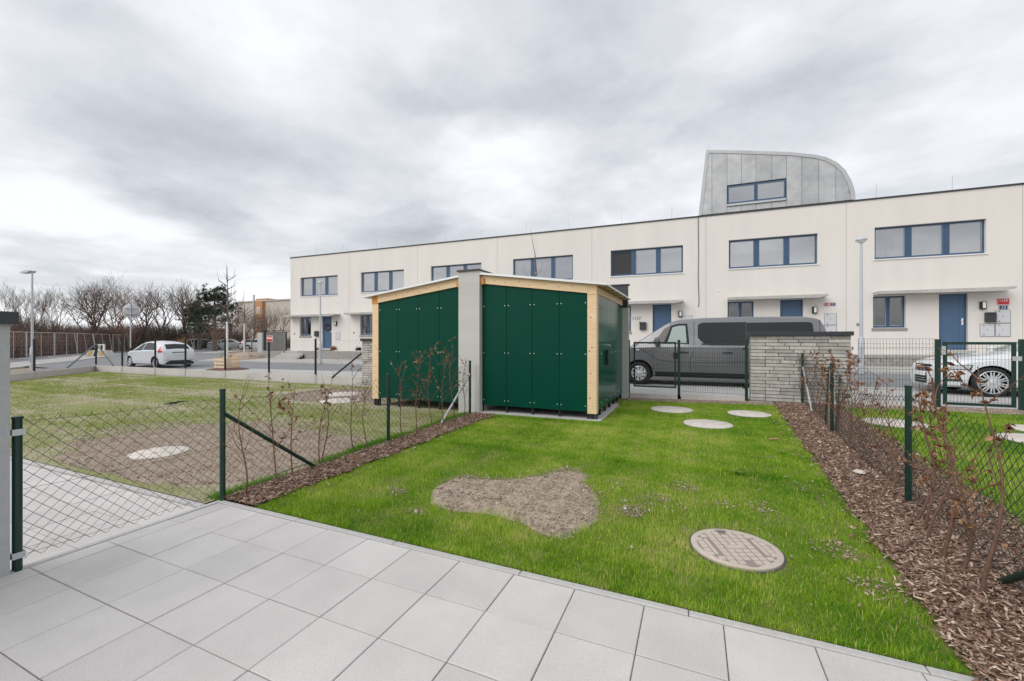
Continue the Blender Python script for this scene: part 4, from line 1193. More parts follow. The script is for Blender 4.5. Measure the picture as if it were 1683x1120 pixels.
# ------------------------------------------------------------------ the grey van
def build_van():
    t = thing('parked_van', 'dark grey passenger van with tinted rear windows parked behind the gate and stone wall', 'van', (.28, 13.98, .17), pi)
    b = Body([(2.74, .62), (2.70, .84), (2.55, 1.00), (2.15, 1.13), (1.92, 1.24), (1.45, 1.56), (1.02, 1.84), (.72, 1.93), (.1, 1.975), (-1.0, 1.985), (-2.45, 1.96), (-2.72, 1.90), (-2.83, 1.72), (-2.92, 1.15), (-2.96, .55)],
             [(2.74, .62), (2.6, .80), (2.3, .92), (1.9, .955), (1.0, .965), (-2.5, .955), (-2.85, .90), (-2.96, .86)],
             [(2.74, 1.1), (1.2, 1.16), (-3.06, 1.16)], zb=.24, tumble=.15, hoodin=.10)
    b.wz = .34
    o = b.mesh('body', M['car_grey'], (1.81, -1.66), .40, .90, M['car_dark_trim']); o.parent = t
    for x in (1.81, -1.66):
        for y in (.945, -.945): wheel(t, x, y, .335, .215, .21, 9)
    g = M['car_glass']
    side_patch(b, t, 'front_door_window', M['car_glass'], 1.55, .42, 1.10, .48, 1.215, lambda x: min(1.80, b.zt(x)-.13), off=.006)
    side_patch(b, t, 'door_glass', M['car_glass_light'], 1.02, .49, .88, .53, 1.240, lambda x: min(1.74, b.zt(x)-.19), off=.010)
    side_patch(b, t, 'quarter_glass', M['car_glass'], 1.45, 1.20, 1.16, 1.13, 1.24, lambda x: min(1.60, b.zt(x)-.17), off=.010)
    side_patch(b, t, 'rear_window', g, .20, -1.00, .20, -1.00, lambda x: 1.175+.22*max(0, (x+.16)/.36)**2.2, lambda x: 1.82-.07*max(0, (x-.06)/.14)**2, off=.006, nu=24)
    side_patch(b, t, 'rear_window', g, -1.02, -2.58, -1.02, -2.54, lambda x: 1.175+.12*max(0, (-x-2.3)/.28)**2, lambda x: 1.80-.06*max(0, (-x-2.4)/.18)**2, off=.006, nu=20)
    side_patch(b, t, 'window_bar', M['car_dark_trim'], .1, -.95, .1, -.95, 1.19, 1.23, off=.009)
    top_patch(b, t, 'windscreen', g, 1.90, .98, .90, bow=.10)
    for z0, z1, nm in ((.30, .52, 'sill_trim'),):
        side_patch(b, t, nm, M['car_dark_trim'], 1.35, -1.2, 1.35, -1.2, .26, .40, off=.008)
    side_patch(b, t, 'lower_moulding', M['car_grey'], .25, -1.15, .25, -1.15, .46, .50, off=.020)
    seam(b, t, [(.30, 1.86), (.30, 1.3), (.32, 1.0), (.40, .75), (.40, .42)]); seam(b, t, [(-1.01, 1.84), (-1.01, 1.2), (-1.03, .45)]); seam(b, t, [(1.50, 1.16), (1.42, .9), (1.40, .45)])
    seam(b, t, [(.25, .74), (-1.0, .74)], r=.003); seam(b, t, [(1.80, 1.10), (1.55, .92), (1.30, .76), (1.0, .70), (.4, .69), (-1.0, .70), (-2.3, .72)], r=.006); seam(b, t, [(-2.70, 1.84), (-2.72, 1.2), (-2.75, .5)])
    for x in (.57, -.55):
        for sy in (1, -1):
            m = MB(); m.tube([(x+.12, sy*(b.side(x, .97)+.018), .975), (x, sy*(b.side(x, .97)+.035), .98), (x-.12, sy*(b.side(x, .97)+.018), .975)], .016, 6); m.build('door_handle', M['car_dark_trim'], t)
    for sy in (1, -1):
        side_patch(b, t, 'side_marker', M['sign_white'], 1.88, 1.80, 1.88, 1.80, 1.02, 1.05, sides=(sy,), off=.01)
    mirror_part(t, b, 1.30, 1.24, M['car_grey'], 1.5)
    side_patch(b, t, 'tail_lamp', M['tail_red'], -2.80, -2.90, -2.77, -2.84, 1.0, 1.55, off=.008)
    side_patch(b, t, 'headlamp', M['lens'], 2.62, 2.25, 2.50, 2.32, .86, .99, off=.008)
    side_patch(b, t, 'bumper', M['car_dark_trim'], 2.68, 2.3, 2.68, 2.3, .28, .50, off=.006)
build_van()

# ------------------------------------------------------------------ white saloon
def build_saloon():
    t = thing('parked_car', 'white saloon car with a dark ringed grille and multi-spoke wheels, nose behind the right-hand gate', 'car', (7.62, 13.93, .20), pi)
    b = Body([(2.36, .50), (2.33, .66), (2.22, .77), (1.9, .865), (1.45, .935), (1.02, .985), (.80, 1.04), (.10, 1.36), (-.3, 1.41), (-.8, 1.38), (-1.5, 1.12), (-1.8, 1.03), (-2.25, .98), (-2.35, .80), (-2.38, .50)],
             [(2.36, .55), (2.25, .72), (1.9, .85), (1.5, .905), (.5, .915), (-1.5, .905), (-2.0, .85), (-2.38, .66)],
             [(2.36, .80), (1.0, .90), (-2.38, .96)], zb=.19, tumble=.42, hoodin=.11)
    b.wz = .335
    o = b.mesh('body', M['car_white'], (1.45, -1.38), .385, .86, M['car_dark_trim']); o.parent = t
    for x in (1.45, -1.38):
        for y in (.90, -.90): wheel(t, x, y, .335, .262, .22, 10, 'y')
    zf = lambda x: b.zt(x)-.085
    side_patch(b, t, 'front_door_window', M['car_glass_light'], .72, -.28, .12, -.25, .975, zf)
    side_patch(b, t, 'rear_door_window', M['car_glass'], -.34, -1.35, -.31, -1.05, .985, zf)
    top_patch(b, t, 'windscreen', M['car_glass_light'], .86, .12, .90, bow=.12); top_patch(b, t, 'rear_window', M['car_glass'], -.85, -1.45, .88)
    # front: grille, rings, lamps, intakes
    gx = 2.335
    def front(y, z): # front skin: bows back towards the sides
        return 2.385-.30*(abs(y)/.74)**2.4-.05*max(0, (z-.45))*2
    gm = MB(); rows = [(.24, .30), (.34, .37), (.46, .41), (.58, .45), (.64, .44), (.705, .38)]
    gm.add([(front(y, z)+.012, y, z) for z, hw in rows for y in np.linspace(-hw, hw, 13)], [(j*13+i, j*13+i+1, (j+1)*13+i+1, (j+1)*13+i) for j in range(5) for i in range(12)])
    gr = gm.build('grille', M['car_dark_trim'], t, smooth=True, angle=60, normals=True)
    s_ = MB()
    for z in (.64, .57, .50, .43, .36, .30):
        w = .42-.3*max(0, .60-z)*1.1; s_.tube([(front(y, z)+.018, y, z) for y in np.linspace(-w, w, 9)], .005, 4)
    s_.build('grille_bars', M['chrome'], gr)
    rg_ = MB()
    for i in range(4):
        c = (i-1.5)*.062; rg_.tube([(2.398, c+.040*cos(a*pi/10), .645+.040*sin(a*pi/10)) for a in range(21)], .005, 5, cap=False)
    rg_.build('ring_emblem', M['chrome'], gr)
    fm = MB(); outer = [(-.74, .72), (.74, .72), (.80, .5), (.78, .21), (-.78, .21), (-.80, .5)]
    # white bumper skin curving round
    ys = np.linspace(-.70, .70, 25); zs = [.20, .32, .46, .58, .68, .735]
    vs_ = []
    for z in zs:
        for y in ys: vs_.append((front(y, z)-(.03 if z > .73 or z < .22 else 0), y, z))
    fs = [(j*25+i, j*25+i+1, (j+1)*25+i+1, (j+1)*25+i) for j in range(5) for i in range(24)]
    fm.add(vs_, fs); fm.build('bumper', M['car_white'], t, smooth=True, angle=60, normals=True)
    side_patch(b, t, 'headlamp', M['lens'], 2.20, 1.84, 2.20, 1.78, .615, lambda x: .70+.02*(2.2-x), off=.012)
    side_patch(b, t, 'headlamp_surround', M['car_dark_trim'], 2.22, 1.80, 2.22, 1.76, .60, lambda x: .71+.03*(2.2-x), off=.008)
    side_patch(b, t, 'air_intake', M['car_dark_trim'], 2.24, 1.92, 2.20, 1.98, .33, .46, off=.010)
    side_patch(b, t, 'fog_lamp', M['lens'], 2.16, 2.04, 2.16, 2.06, .38, .42, off=.014)
    side_patch(b, t, 'sill_trim', M['car_dark_trim'], 1.02, -.95, 1.02, -.95, .20, .25, off=.006)
    seam(b, t, [(.85, .93), (.82, .6), (.78, .28)]); seam(b, t, [(-.31, .96), (-.31, .28)]); seam(b, t, [(.8, .80), (-1.9, .84)], r=.005)
    mirror_part(t, b, .62, 1.0, M['car_white'], 1.1)
    pl = MB().box(2.36, 2.412, -.26, .26, .42, .53).build('licence_plate', M['sign_white'], t)
build_saloon()

# ------------------------------------------------------------------ hatchback and the far cars
def small_car(name, label, loc, rz, paint, kind='hatch', detail=True, group=None):
    t = thing(name, label, 'car', loc, rz, group)
    if kind == 'hatch':
        top = [(1.97, .50), (1.93, .66), (1.75, .80), (1.45, .90), (1.10, .99), (.45, 1.33), (.15, 1.43), (-.4, 1.475), (-1.0, 1.43), (-1.42, 1.35), (-1.58, 1.27), (-1.84, 1.02), (-1.93, .92), (-1.97, .75), (-1.98, .50)]
        wpl = [(1.97, .50), (1.8, .70), (1.4, .82), (.8, .86), (-1.2, .86), (-1.7, .83), (-1.9, .79), (-1.98, .70)]
        belt = [(1.97, .86), (.9, .90), (-1.98, 1.03)]; wh = (1.22, -1.27); R = .30
    elif kind == 'estate':
        top = [(2.25, .55), (2.2, .75), (1.8, .88), (1.1, .99), (.4, 1.36), (-.2, 1.47), (-1.3, 1.45), (-1.85, 1.36), (-2.15, 1.0), (-2.24, .6)]
        wpl = [(2.25, .6), (1.9, .82), (1.2, .90), (-1.8, .89), (-2.24, .76)]; belt = [(2.25, .9), (-2.24, 1.0)]; wh = (1.40, -1.30); R = .32
    else:
        top = [(2.4, .55), (2.36, .78), (1.9, .92), (1.15, 1.02), (.55, 1.37), (.1, 1.46), (-.6, 1.45), (-1.2, 1.30), (-1.65, 1.12), (-2.35, 1.05), (-2.42, .6)]
        wpl = [(2.4, .6), (2.0, .84), (1.2, .92), (-1.8, .91), (-2.42, .78)]; belt = [(2.4, .95), (-2.42, 1.02)]; wh = (1.45, -1.40); R = .33
    b = Body(top, wpl, belt, zb=.19, tumble=.40, hoodin=.10); b.wz = R+.01
    o = b.mesh('body', paint, wh, R+.055, b.ip(wpl, 0)-.05, M['car_dark_trim']); o.parent = t
    for x in wh:
        for y in (b.ip(wpl, x)-.02, -b.ip(wpl, x)+.02): wheel(t, x, y, R, R*.68, .19, 7 if kind != 'hatch' else 5)
    xs = [p[0] for p in sorted(top)]
    zf = lambda x: b.zt(x)-.09
    if kind == 'hatch':
        side_patch(b, t, 'front_door_window', M['car_glass'], .98, -.02, .30, .0, .955, zf); side_patch(b, t, 'rear_door_window', M['car_glass'], -.08, -1.25, -.06, -.95, .99, zf)
        top_patch(b, t, 'windscreen', M['car_glass'], 1.08, .40, .88, bow=.1); top_patch(b, t, 'rear_window', M['car_glass'], -1.52, -1.82, .80, nu=5)
        seam(b, t, [(1.0, .9), (.95, .6), (.93, .28)]); seam(b, t, [(-.04, 1.0), (-.06, .6), (-.04, .28)]); seam(b, t, [(-1.0, 1.0), (-.95, .6), (-.9, .3)]); seam(b, t, [(.9, .73), (-1.7, .82)], r=.004)
        side_patch(b, t, 'tail_lamp', M['tail_red'], -1.55, -1.93, -1.55, -1.84, .86, lambda x: min(1.24, b.zt(x)-.07), off=.01)
        side_patch(b, t, 'sill_trim', M['car_dark_trim'], .85, -.9, .85, -.9, .20, .235, off=.006)
        for sy in (1, -1):
            MB().box(-1.985, -1.80, min(sy*.5, sy*.70), max(sy*.5, sy*.70), .44, .465).build('reflector', M['tail_red'], t)
        m = MB(); m.add([(-2.0, y, z) for y, z in ((-.70, .21), (.70, .21), (.66, .33), (.45, .43), (-.45, .43), (-.66, .33))]+[(-1.90, y, z) for y, z in ((-.70, .21), (.70, .21), (.66, .33), (.45, .43), (-.45, .43), (-.66, .33))],
                        [(0, 1, 2, 3, 4, 5)]+[(i, 6+i, 6+(i+1) % 6, (i+1) % 6) for i in range(6)]); m.build('rear_bumper', M['car_dark_trim'], t, normals=True)
        MB().box(-1.995, -1.96, -.26, .26, .72, .83).build('licence_plate', M['sign_white'], t)
        MB().box(-1.99, -1.90, -.34, .34, .855, .875).build('tailgate_trim', M['car_dark_trim'], t)
        mirror_part(t, b, .82, .98, M['car_dark_trim'], 1.0)
        MB().tube([(-1.1, 0, 1.46), (-1.32, 0, 1.62)], .006, 4).build('aerial', M['black'], t)
        side_patch(b, t, 'headlamp', M['lens'], 1.86, 1.45, 1.80, 1.40, .66, lambda x: b.zt(x)-.1, off=.01)
        for x in (.10, -.85):
            side_patch(b, t, 'door_handle', M['car_white'], x, x-.16, x, x-.16, .86, .885, off=.03)
    else:
        side_patch(b, t, 'side_window', M['car_glass'], 1.0, -.9, .35, -.8, 1.0, zf); side_patch(b, t, 'side_window', M['car_glass'], -.95, -1.75 if kind == 'estate' else -1.35, -.9, -1.6 if kind == 'estate' else -1.0, 1.02, zf)
        top_patch(b, t, 'windscreen', M['car_glass'], 1.02, .42, .88, bow=.1)
        top_patch(b, t, 'rear_window', M['car_glass'], -1.88 if kind == 'estate' else -.95, -2.12 if kind == 'estate' else -1.62, .86)
        side_patch(b, t, 'tail_lamp', M['tail_red'], -2.0, -2.2, -2.0, -2.18, .78, .98, off=.01)
        side_patch(b, t, 'headlamp', M['lens'], 2.15, 1.85, 2.1, 1.8, .68, .82, off=.01)
        for sy in (1, -1): MB().box(b.x0-.01, b.x0+.05, min(sy*.45, sy*.74), max(sy*.45, sy*.74), .80, .94).build('rear_lamp', M['tail_red'], t)
        MB().box(b.x0-.012, b.x0+.03, -.26, .26, .74, .85).build('licence_plate', M['sign_white'], t)
    return t
small_car('parked_car', 'white five-door hatchback seen from behind, parked outside the corner lawn', (-27.85, 13.9, -.04), pi, M['car_white'])
small_car('parked_car', 'black estate car in the far car park below the pine tree', (-61.0, 35.6, .14), radians(72), M['car_black'], 'estate', group='cars in the far car park')
small_car('parked_car', 'silver saloon car in the far car park, between the black and the white one', (-58.0, 37.2, .14), radians(48), M['car_silver'], 'saloon', group='cars in the far car park')
small_car('parked_car', 'white estate car in the far car park, nearest the orange building bay', (-54.6, 39.0, .14), radians(48), M['car_white'], 'estate', group='cars in the far car park')

# ================================================================== STREET FURNITURE
def lamp_post(x, y, h, label, flat=False):
    z = gz(x, y); t = thing('street_lamp', label, 'street lamp', (x, y, z-.02))
    m = MB(); m.lathe([(.085, 0), (.085, 1.1), (.055, 1.2)], 14); m.lathe([(.052, 1.2), (.035, h)], 12); m.build('pole', M['lamp_grey'], t, smooth=True)
    MB().box(-.05, .05, -.089, -.086, .45, .85).build('access_door', M['zinc'], t)
    if flat:
        m = MB(); m.tube([(.05, 0, h), (-.15, 0, h+.03)], .03, 8); m.build('arm', M['lamp_grey'], t)
        m = MB(); m.prism([(-.95, h-.02), (-.1, h-.03), (.1, h+.03), (-.1, h+.09), (-.9, h+.05)], -.13, .13); m.build('lamp_head', M['lamp_grey'], t, normals=True)
    else:
        m = MB(); m.lathe([(.035, h), (.07, h+.02), (.155, h+.05), (.16, h+.07), (.14, h+.11), (.08, h+.15), (.001, h+.16)], 22)
        hd = m.build('lamp_head', M['lamp_grey'], t, smooth=True); 
        m = MB(); m.lathe([(.04, h-.03), (.10, h-.01), (.135, h+.045), (.02, h+.045)], 20); m.build('lamp_glass', M['white'], hd, smooth=True)
    return t
lamp_post(4.96, 17.05, 4.28, 'grey street lamp with a round head on the footway behind the stone wall')
lamp_post(-19.03, 17.15, 4.42, 'grey street lamp with a round head in front of the wreathed end house')
lamp_post(-29.65, 9.5, 4.85, 'tall street lamp with a flat arm head behind the corner lawn at far left', True)

def round_sign():
    x, y = -37.4, 16.9; t = thing('road_sign', 'back of a round grey road sign on a pole near the white hatchback', 'sign', (x, y, .1), YAW+.35)
    MB().lathe([(.04, 0), (.04, 4.0)], 10).build('pole', M['zinc'], t, smooth=True)
    m = MB(); m.lathe([(.48, .0), (.50, .012), (.50, .02), (.001, .024)], 36, axis='y', c=(0, .05, 3.5)); m.build('sign_disc', M['zinc_trim'], t, smooth=True, normals=True)
    m = MB(); m.box(-.34, .34, -.045, .045, 3.66, 3.70); m.box(-.34, .34, -.045, .045, 3.26, 3.30); m.build('bracket', M['zinc'], t)
round_sign()

def build_site_fence():
    t = thing('site_fence', 'row of galvanised mesh construction fence panels along the far verge', 'fence', (-44.2, 11.6, .05))
    p = np.array([5.7, -2.2]); tot = 0; rg = np.random.default_rng(12)
    d = np.array([-.766, .643]); lean = [0, .0, .03, .05, .28, .34, .12]
    for i in range(7):
        L_ = 3.35; a = math.atan2(d[1], d[0])+rg.uniform(-.06, .06); dd = np.array([cos(a), sin(a)]); nn = np.array([-dd[1], dd[0]])
        m = MB(); ln = .12 if i in (4, 5) else 0
        def Q(s, z): return (p[0]+dd[0]*s+nn[0]*ln*z, p[1]+dd[1]*s+nn[1]*ln*z, z+.02)
        m.tube([Q(0, .0), Q(0, 1.98), ], .021, 6); m.tube([Q(L_, 0), Q(L_, 1.98)], .021, 6); m.tube([Q(0, 1.98), Q(L_, 1.98)], .021, 6); m.tube([Q(0, .15), Q(L_, .15)], .021, 6)
        m.tube([Q(L_/2, .15), Q(L_/2, 1.98)], .016, 5)
        fr = m.build('panel_frame', M['zinc_trim'], t)
        w = MB()
        for k in range(1, 14): w.tube([Q(L_*k/14, .15), Q(L_*k/14, 1.98)], .002, 3, cap=False)
        for k in range(1, 6): w.tube([Q(0, .15+k*.30), Q(L_, .15+k*.30)], .002, 3, cap=False)
        w.build('mesh_infill', M['zinc'], fr)
        f = Q(L_+.05, 0); MB().bbox(-.34, .34, -.11, .11, 0, .13, .02).build('foot_block', M['plinth'], t, loc=(f[0], f[1], 0), rz=a+pi/2)
        p = p+dd*(L_+.12)
build_site_fence()

def barrier():
    t = thing('road_barrier', 'concrete road barrier painted with yellow and dark stripes beside the mesh fence', 'barrier', (-44.3, 18.0, .10), radians(20))
    m = MB(); m.prism([(-1.0, 0), (1.0, 0), (.75, .55), (-.75, .55)], -.28, .28); m.build('barrier_block', M['plinth'], t, normals=True)
    for i in range(3):
        x = -.78+i*.5; m = MB(); m.add([(x, -.286, .02), (x+.26, -.286, .02), (x+.44, -.286, .53), (x+.18, -.286, .53)], [(0, 1, 2, 3)]); m.add([(x, -.292, .02), (x+.26, -.292, .02), (x+.44, -.292, .53), (x+.18, -.292, .53)], [(0, 1, 2, 3)]); m.build('stripe', M['yellow'] if i != 1 else M['charcoal'], t)
    m = MB(); m.box(-.1, .0, -.05, .05, .55, 1.05); m.box(.3, .4, -.05, .05, .55, 1.05); m.box(0, .3, -.04, .04, .97, 1.04); m.build('bracket', M['white'], t)
barrier()

def planter_tree(x, y, h, label, glabel, lean=.0, box=True, seed=1):
    z = gz(x, y); rg = random.Random(seed)
    t = thing('young_tree', label, 'tree', (x, y, z))
    m = MB(); m.lathe([(.055, 0), (.045, 2.4)], 10); m.build('trunk', M['white_trunk'], t, smooth=True)
    m = MB(); pts = [(0, 0, 2.4), (.02, .01, 3.0), (.0, .02, 3.8), (.03, 0, h)]; m.tube(pts, [.045, .036, .024, .006], 6)
    for i in range(15):
        zz = 2.5+(h-3.1)*i/15; a = i*2.4+rg.uniform(-.5, .5); l = .35+.8*rg.random()*(1-.4*i/15)
        p = Vector((0.01, .01, zz)); q = p+Vector((cos(a)*l*.6, sin(a)*l*.6, l*.35)); r_ = q+Vector((cos(a)*l*.15, sin(a)*l*.15, l*.7))
        m.tube([p, q, r_], [.022, .012, .004], 4)
        for k in range(3):
            q2 = p.lerp(q, rg.uniform(.4, 1)); b = a+rg.uniform(-1, 1); m.tube([q2, q2+Vector((cos(b)*.2, sin(b)*.2, .2))], [.008, .003], 3)
    m.build('crown', M['twig'], t)
    if box:
        g = thing('tree_guard', glabel, 'tree guard', (x, y, z))
        for (px_, py_) in ((-.34, -.34), (.34, -.34), (.34, .34), (-.34, .34)): MB().lathe([(.03, 0), (.03, .62)], 8, c=(px_, py_, 0)).build('stake', M['wood'], g)
        for zz in (.16, .34, .52):
            for s_ in (-1, 1):
                MB().box(-.40, .40, s_*.37-.012, s_*.37+.012, zz-.05, zz+.05).build('board', M['wood'], g); MB().box(s_*.37-.012, s_*.37+.012, -.355, .355, zz-.051, zz+.049).build('board', M['wood'], g)
        mm = MB(); mm.lathe([(1.1, -.03), (.8, .06), (.3, .12), (.001, .13)], 18); o = mm.build('mulch_mound', M['mulch'], None, loc=(x, y, z), smooth=True); tag(o, 'brown mulch mound under '+glabel, 'mulch mound')
planter_tree(-21.5, 13.65, 5.2, 'young bare street tree with a white trunk rising from a timber guard near the hatchback', 'square timber slat tree guard round the white-trunked street tree', seed=2)
planter_tree(-29.6, 20.0, 3.9, 'small bare tree with a white trunk left of the yard gate', '', box=False, seed=5)
# ================================================================== FAR BUILDING AND TREES
def build_block():
    t = thing('apartment_block', 'distant beige apartment block with an orange bay, left of the terrace', 'building', (-66, 50, .1))
    MB().box(-10.5, 16, 0, 12, 0, 8.1).build('wall', M['building_beige'], t)
    MB().box(-10.7, 16.1, -.15, 12.2, 8.1, 8.3).build('roof', M['building_beige'], t)
    b = MB().box(-4.4, -2.6, -.5, -.01, 0, 8.12).build('orange_bay', M['building_orange'], t)
    for z in (1.5, 3.7, 5.9):
        w = MB().box(-3.9, -3.1, -.56, -.51, z, z+1.15).build('window', M['white'], b); MB().box(-3.8, -3.2, -.575, -.565, z+.08, z+1.07).build('pane', M['car_glass_light'], b)
    MB().box(-6.3, -3.4, 1, 3, 8.3, 8.75).build('chimney', M['building_orange'], t)
    MB().lathe([(.16, 0), (.16, 9.3)], 8, c=(-5.0, -.3, 0)).build('downpipe', M['zinc'], t)
    for x in (8.0, 11.5):
        for z in (1.6, 4.4):
            w = MB().box(x, x+1.5, -.03, -.001, z, z+1.4).build('window', M['white'], t); MB().box(x+.1, x+1.4, -.045, -.035, z+.1, z+1.3).build('pane', M['car_glass'], w)
    MB().tube([(3, 1, 8.2), (3, 1, 11.6)], .05, 5).build('aerial', M['zinc'], t)
build_block()

def grow(m, p, d, L_, r, depth, rg, up=.25, spread=.6, kids=(2, 4), minr=.012, sides=5):
    n = 3 if depth > 1 else 2; pts = [p]; rs = [r]; q = p; dd = d.copy()
    for i in range(n):
        dd = (dd+Vector((rg.gauss(0, .16), rg.gauss(0, .16), rg.gauss(0, .08)+up*.18))).normalized()
        q = q+dd*(L_/n); pts.append(q); rs.append(max(minr*.6, r*(1-.38*(i+1)/n)))
    m.tube(pts, rs, sides if r > .03 else 3, cap=False)
    if depth == 0: return
    k = rg.randint(*kids)
    for i in range(k):
        f = rg.uniform(.45, 1) if i else 1.0
        idx = f*n; a = int(min(idx, n-1e-6)); base = pts[a].lerp(pts[a+1], idx-a)
        ax = Vector((rg.gauss(0, 1), rg.gauss(0, 1), rg.gauss(0, .35))).normalized()
        nd = (dd*(1-spread*.55)+ax*spread*(.5 if i == 0 else 1)+Vector((0, 0, up))).normalized()
        grow(m, base, nd, L_*rg.uniform(.62, .84), r*.62*rg.uniform(.8, 1.05), depth-1, rg, up, spread, kids, minr, sides)

def bare_tree_mesh(seed, h, depth=5, multi=1, spread=.6, up=.25, r=.16):
    rg = random.Random(seed); tk = MB(); cr = MB(); 
    for k in range(multi):
        base = Vector((rg.uniform(-.2, .2)*(multi > 1), rg.uniform(-.2, .2)*(multi > 1), -.2)); d = Vector((rg.gauss(0, .1+.12*(multi > 1)), rg.gauss(0, .1+.12*(multi > 1)), 1)).normalized()
        L0 = h*rg.uniform(.2, .32)+.2
        pts = [base, base+d*L0*.5, base+d*L0+Vector((rg.uniform(-.1, .1), rg.uniform(-.1, .1), 0))]
        tk.tube(pts, [r, r*.85, r*.75], 7, cap=False)
        for i in range(4):
            ax = Vector((rg.gauss(0, 1), rg.gauss(0, 1), 0)).normalized(); nd = (Vector((0, 0, 1))*(.9+up)+ax*spread*(.35 if i == 0 else .8)).normalized()
            grow(cr, pts[-1], nd, h*.30, r*.6, depth-1, rg, up, spread, (2, 4))
    return tk, cr

TREES = []
for i, (sd, mt_t, mt_c, mu, sp, up, r) in enumerate([(1, 'bark', 'twig', 1, .62, .22, .17), (2, 'bark', 'bark', 1, .55, .32, .14), (3, 'bark_pale', 'twig', 2, .55, .30, .10),
                                         (4, 'bark', 'twig', 2, .70, .16, .13), (5, 'bark_pale', 'bark_pale', 1, .5, .35, .10), (6, 'bark', 'twig_red', 2, .75, .12, .12)]):
    tk, cr = bare_tree_mesh(100+sd, 8.5, 5, mu, sp, up, r)
    zs = max(v[2] for v in cr.v)
    TREES.append((tk.mesh('trunk', M[mt_t], True), cr.mesh('crown', M[mt_c]), zs))

def place_tree(x, y, h, v, label, rz):
    tm, cm, zs = TREES[v]; s = h/zs; t = thing('bare_tree', label, 'tree', (x, y, gz(x, y)-.05), rz, 'bare winter trees beyond the road')
    a = link('trunk', tm, t); b = link('crown', cm, t); t.scale = (s, s, s)
BT = [  # x, y, height, variant
    (-53.38, 16.06, 6.6, 4, 'slim bare tree at the far left edge beside the wall'), (-58.36, 18.26, 7.0, 2, 'pale thin bare tree just left of the tall lamp post'),
    (-59.71, 19.85, 6.4, 4, 'slender bare tree right of the tall lamp post'), 
    (-60.57, 21.66, 7.2, 4, 'pale slim bare tree over the mesh fence middle'), 
    (-58.12, 22.72, 7.4, 3, 'wide bare tree above the striped road barrier'), (-59.60, 24.26, 9.0, 1, 'tallest dark bare tree left of the round sign'),
    (-70.85, 30.28, 8.0, 4, 'bare tree whose crown stands behind the round sign'), (-56.74, 25.51, 8.0, 5, 'red-brown bare tree rising right behind the round sign'),
    (-65.17, 30.57, 9.0, 3, 'bare tree between the round sign and the hatchback'), 
    (-63.61, 32.34, 9.2, 1, 'upright bare tree above the hatchback roof, middle one'), 
    (-62.24, 34.02, 9.8, 0, 'high bare tree with a wide crown left of the pine'), (-56.55, 32.13, 7.8, 2, 'forked bare tree touching the left side of the pine'),
    (-60.95, 38.94, 7.6, 3, 'bare tree right of the pine behind the far cars'), (-49.33, 33.08, 5.0, 5, 'low reddish bare tree in front of the beige block'),
    (-45.50, 31.48, 4.6, 3, 'small pruned bare tree by the orange bay'), (-41.48, 32.13, 5.4, 2, 'bare tree between the orange bay and the end house'),
    (-37.61, 27.27, 4.4, 0, 'dark pollarded tree above the yard gate'), (-50.03, 30.60, 4.4, 5, 'low reddish bare bush tree under the pine'),
]
rgt = random.Random(77)
for (x, y, h_, v_, lb) in BT:
    place_tree(x, y, h_, v_, lb, rgt.uniform(0, 6.28))

def build_pine(x, y, h, label, seed):
    t = thing('pine_tree', label, 'tree', (x, y, gz(x, y)))
    rg = random.Random(seed); tk = MB(); cr = MB(); tk.tube([(0, 0, -.2), (.1, 0, h*.3), (-.05, .1, h*.62), (0, 0, h*.95)], [.28, .22, .13, .04], 8)
    for i in range(60):
        zz = h*(.30+.66*rg.random()**.8); a = rg.uniform(0, 2*pi); l = (1.1+2.3*(1-(zz/h-.3)/.75))*rg.uniform(.6, 1)
        p = Vector((0, 0, zz)); q = p+Vector((cos(a)*l, sin(a)*l, rg.uniform(-.2, .5))); tk.tube([p, p.lerp(q, .5)+Vector((0, 0, -.1)), q], [.05, .03, .012], 4)
        for k in range(11):
            c = p.lerp(q, rg.uniform(.35, 1.08))+Vector((rg.gauss(0, .28), rg.gauss(0, .28), rg.gauss(0, .14))); 
            for j in range(34):
                d = Vector((rg.gauss(0, 1), rg.gauss(0, 1), rg.gauss(.35, .7))).normalized(); ln = rg.uniform(.15, .38); w = Vector((-d.y, d.x, rg.uniform(-.4, .4))).normalized()*.028
                b0 = c+d*.03; cr.add([b0-w, b0+w, b0+d*ln], [(0, 1, 2)])
    tk.build('trunk', M['bark'], t, smooth=True); cr.build('crown', M['pine'], t)
build_pine(-52.38, 31.76, 7.6, 'dark green pine tree behind the black parked car', 9)
build_pine(-59.45, 34.14, 6.2, 'lower sparse pine tree on the left flank of the big pine', 10)

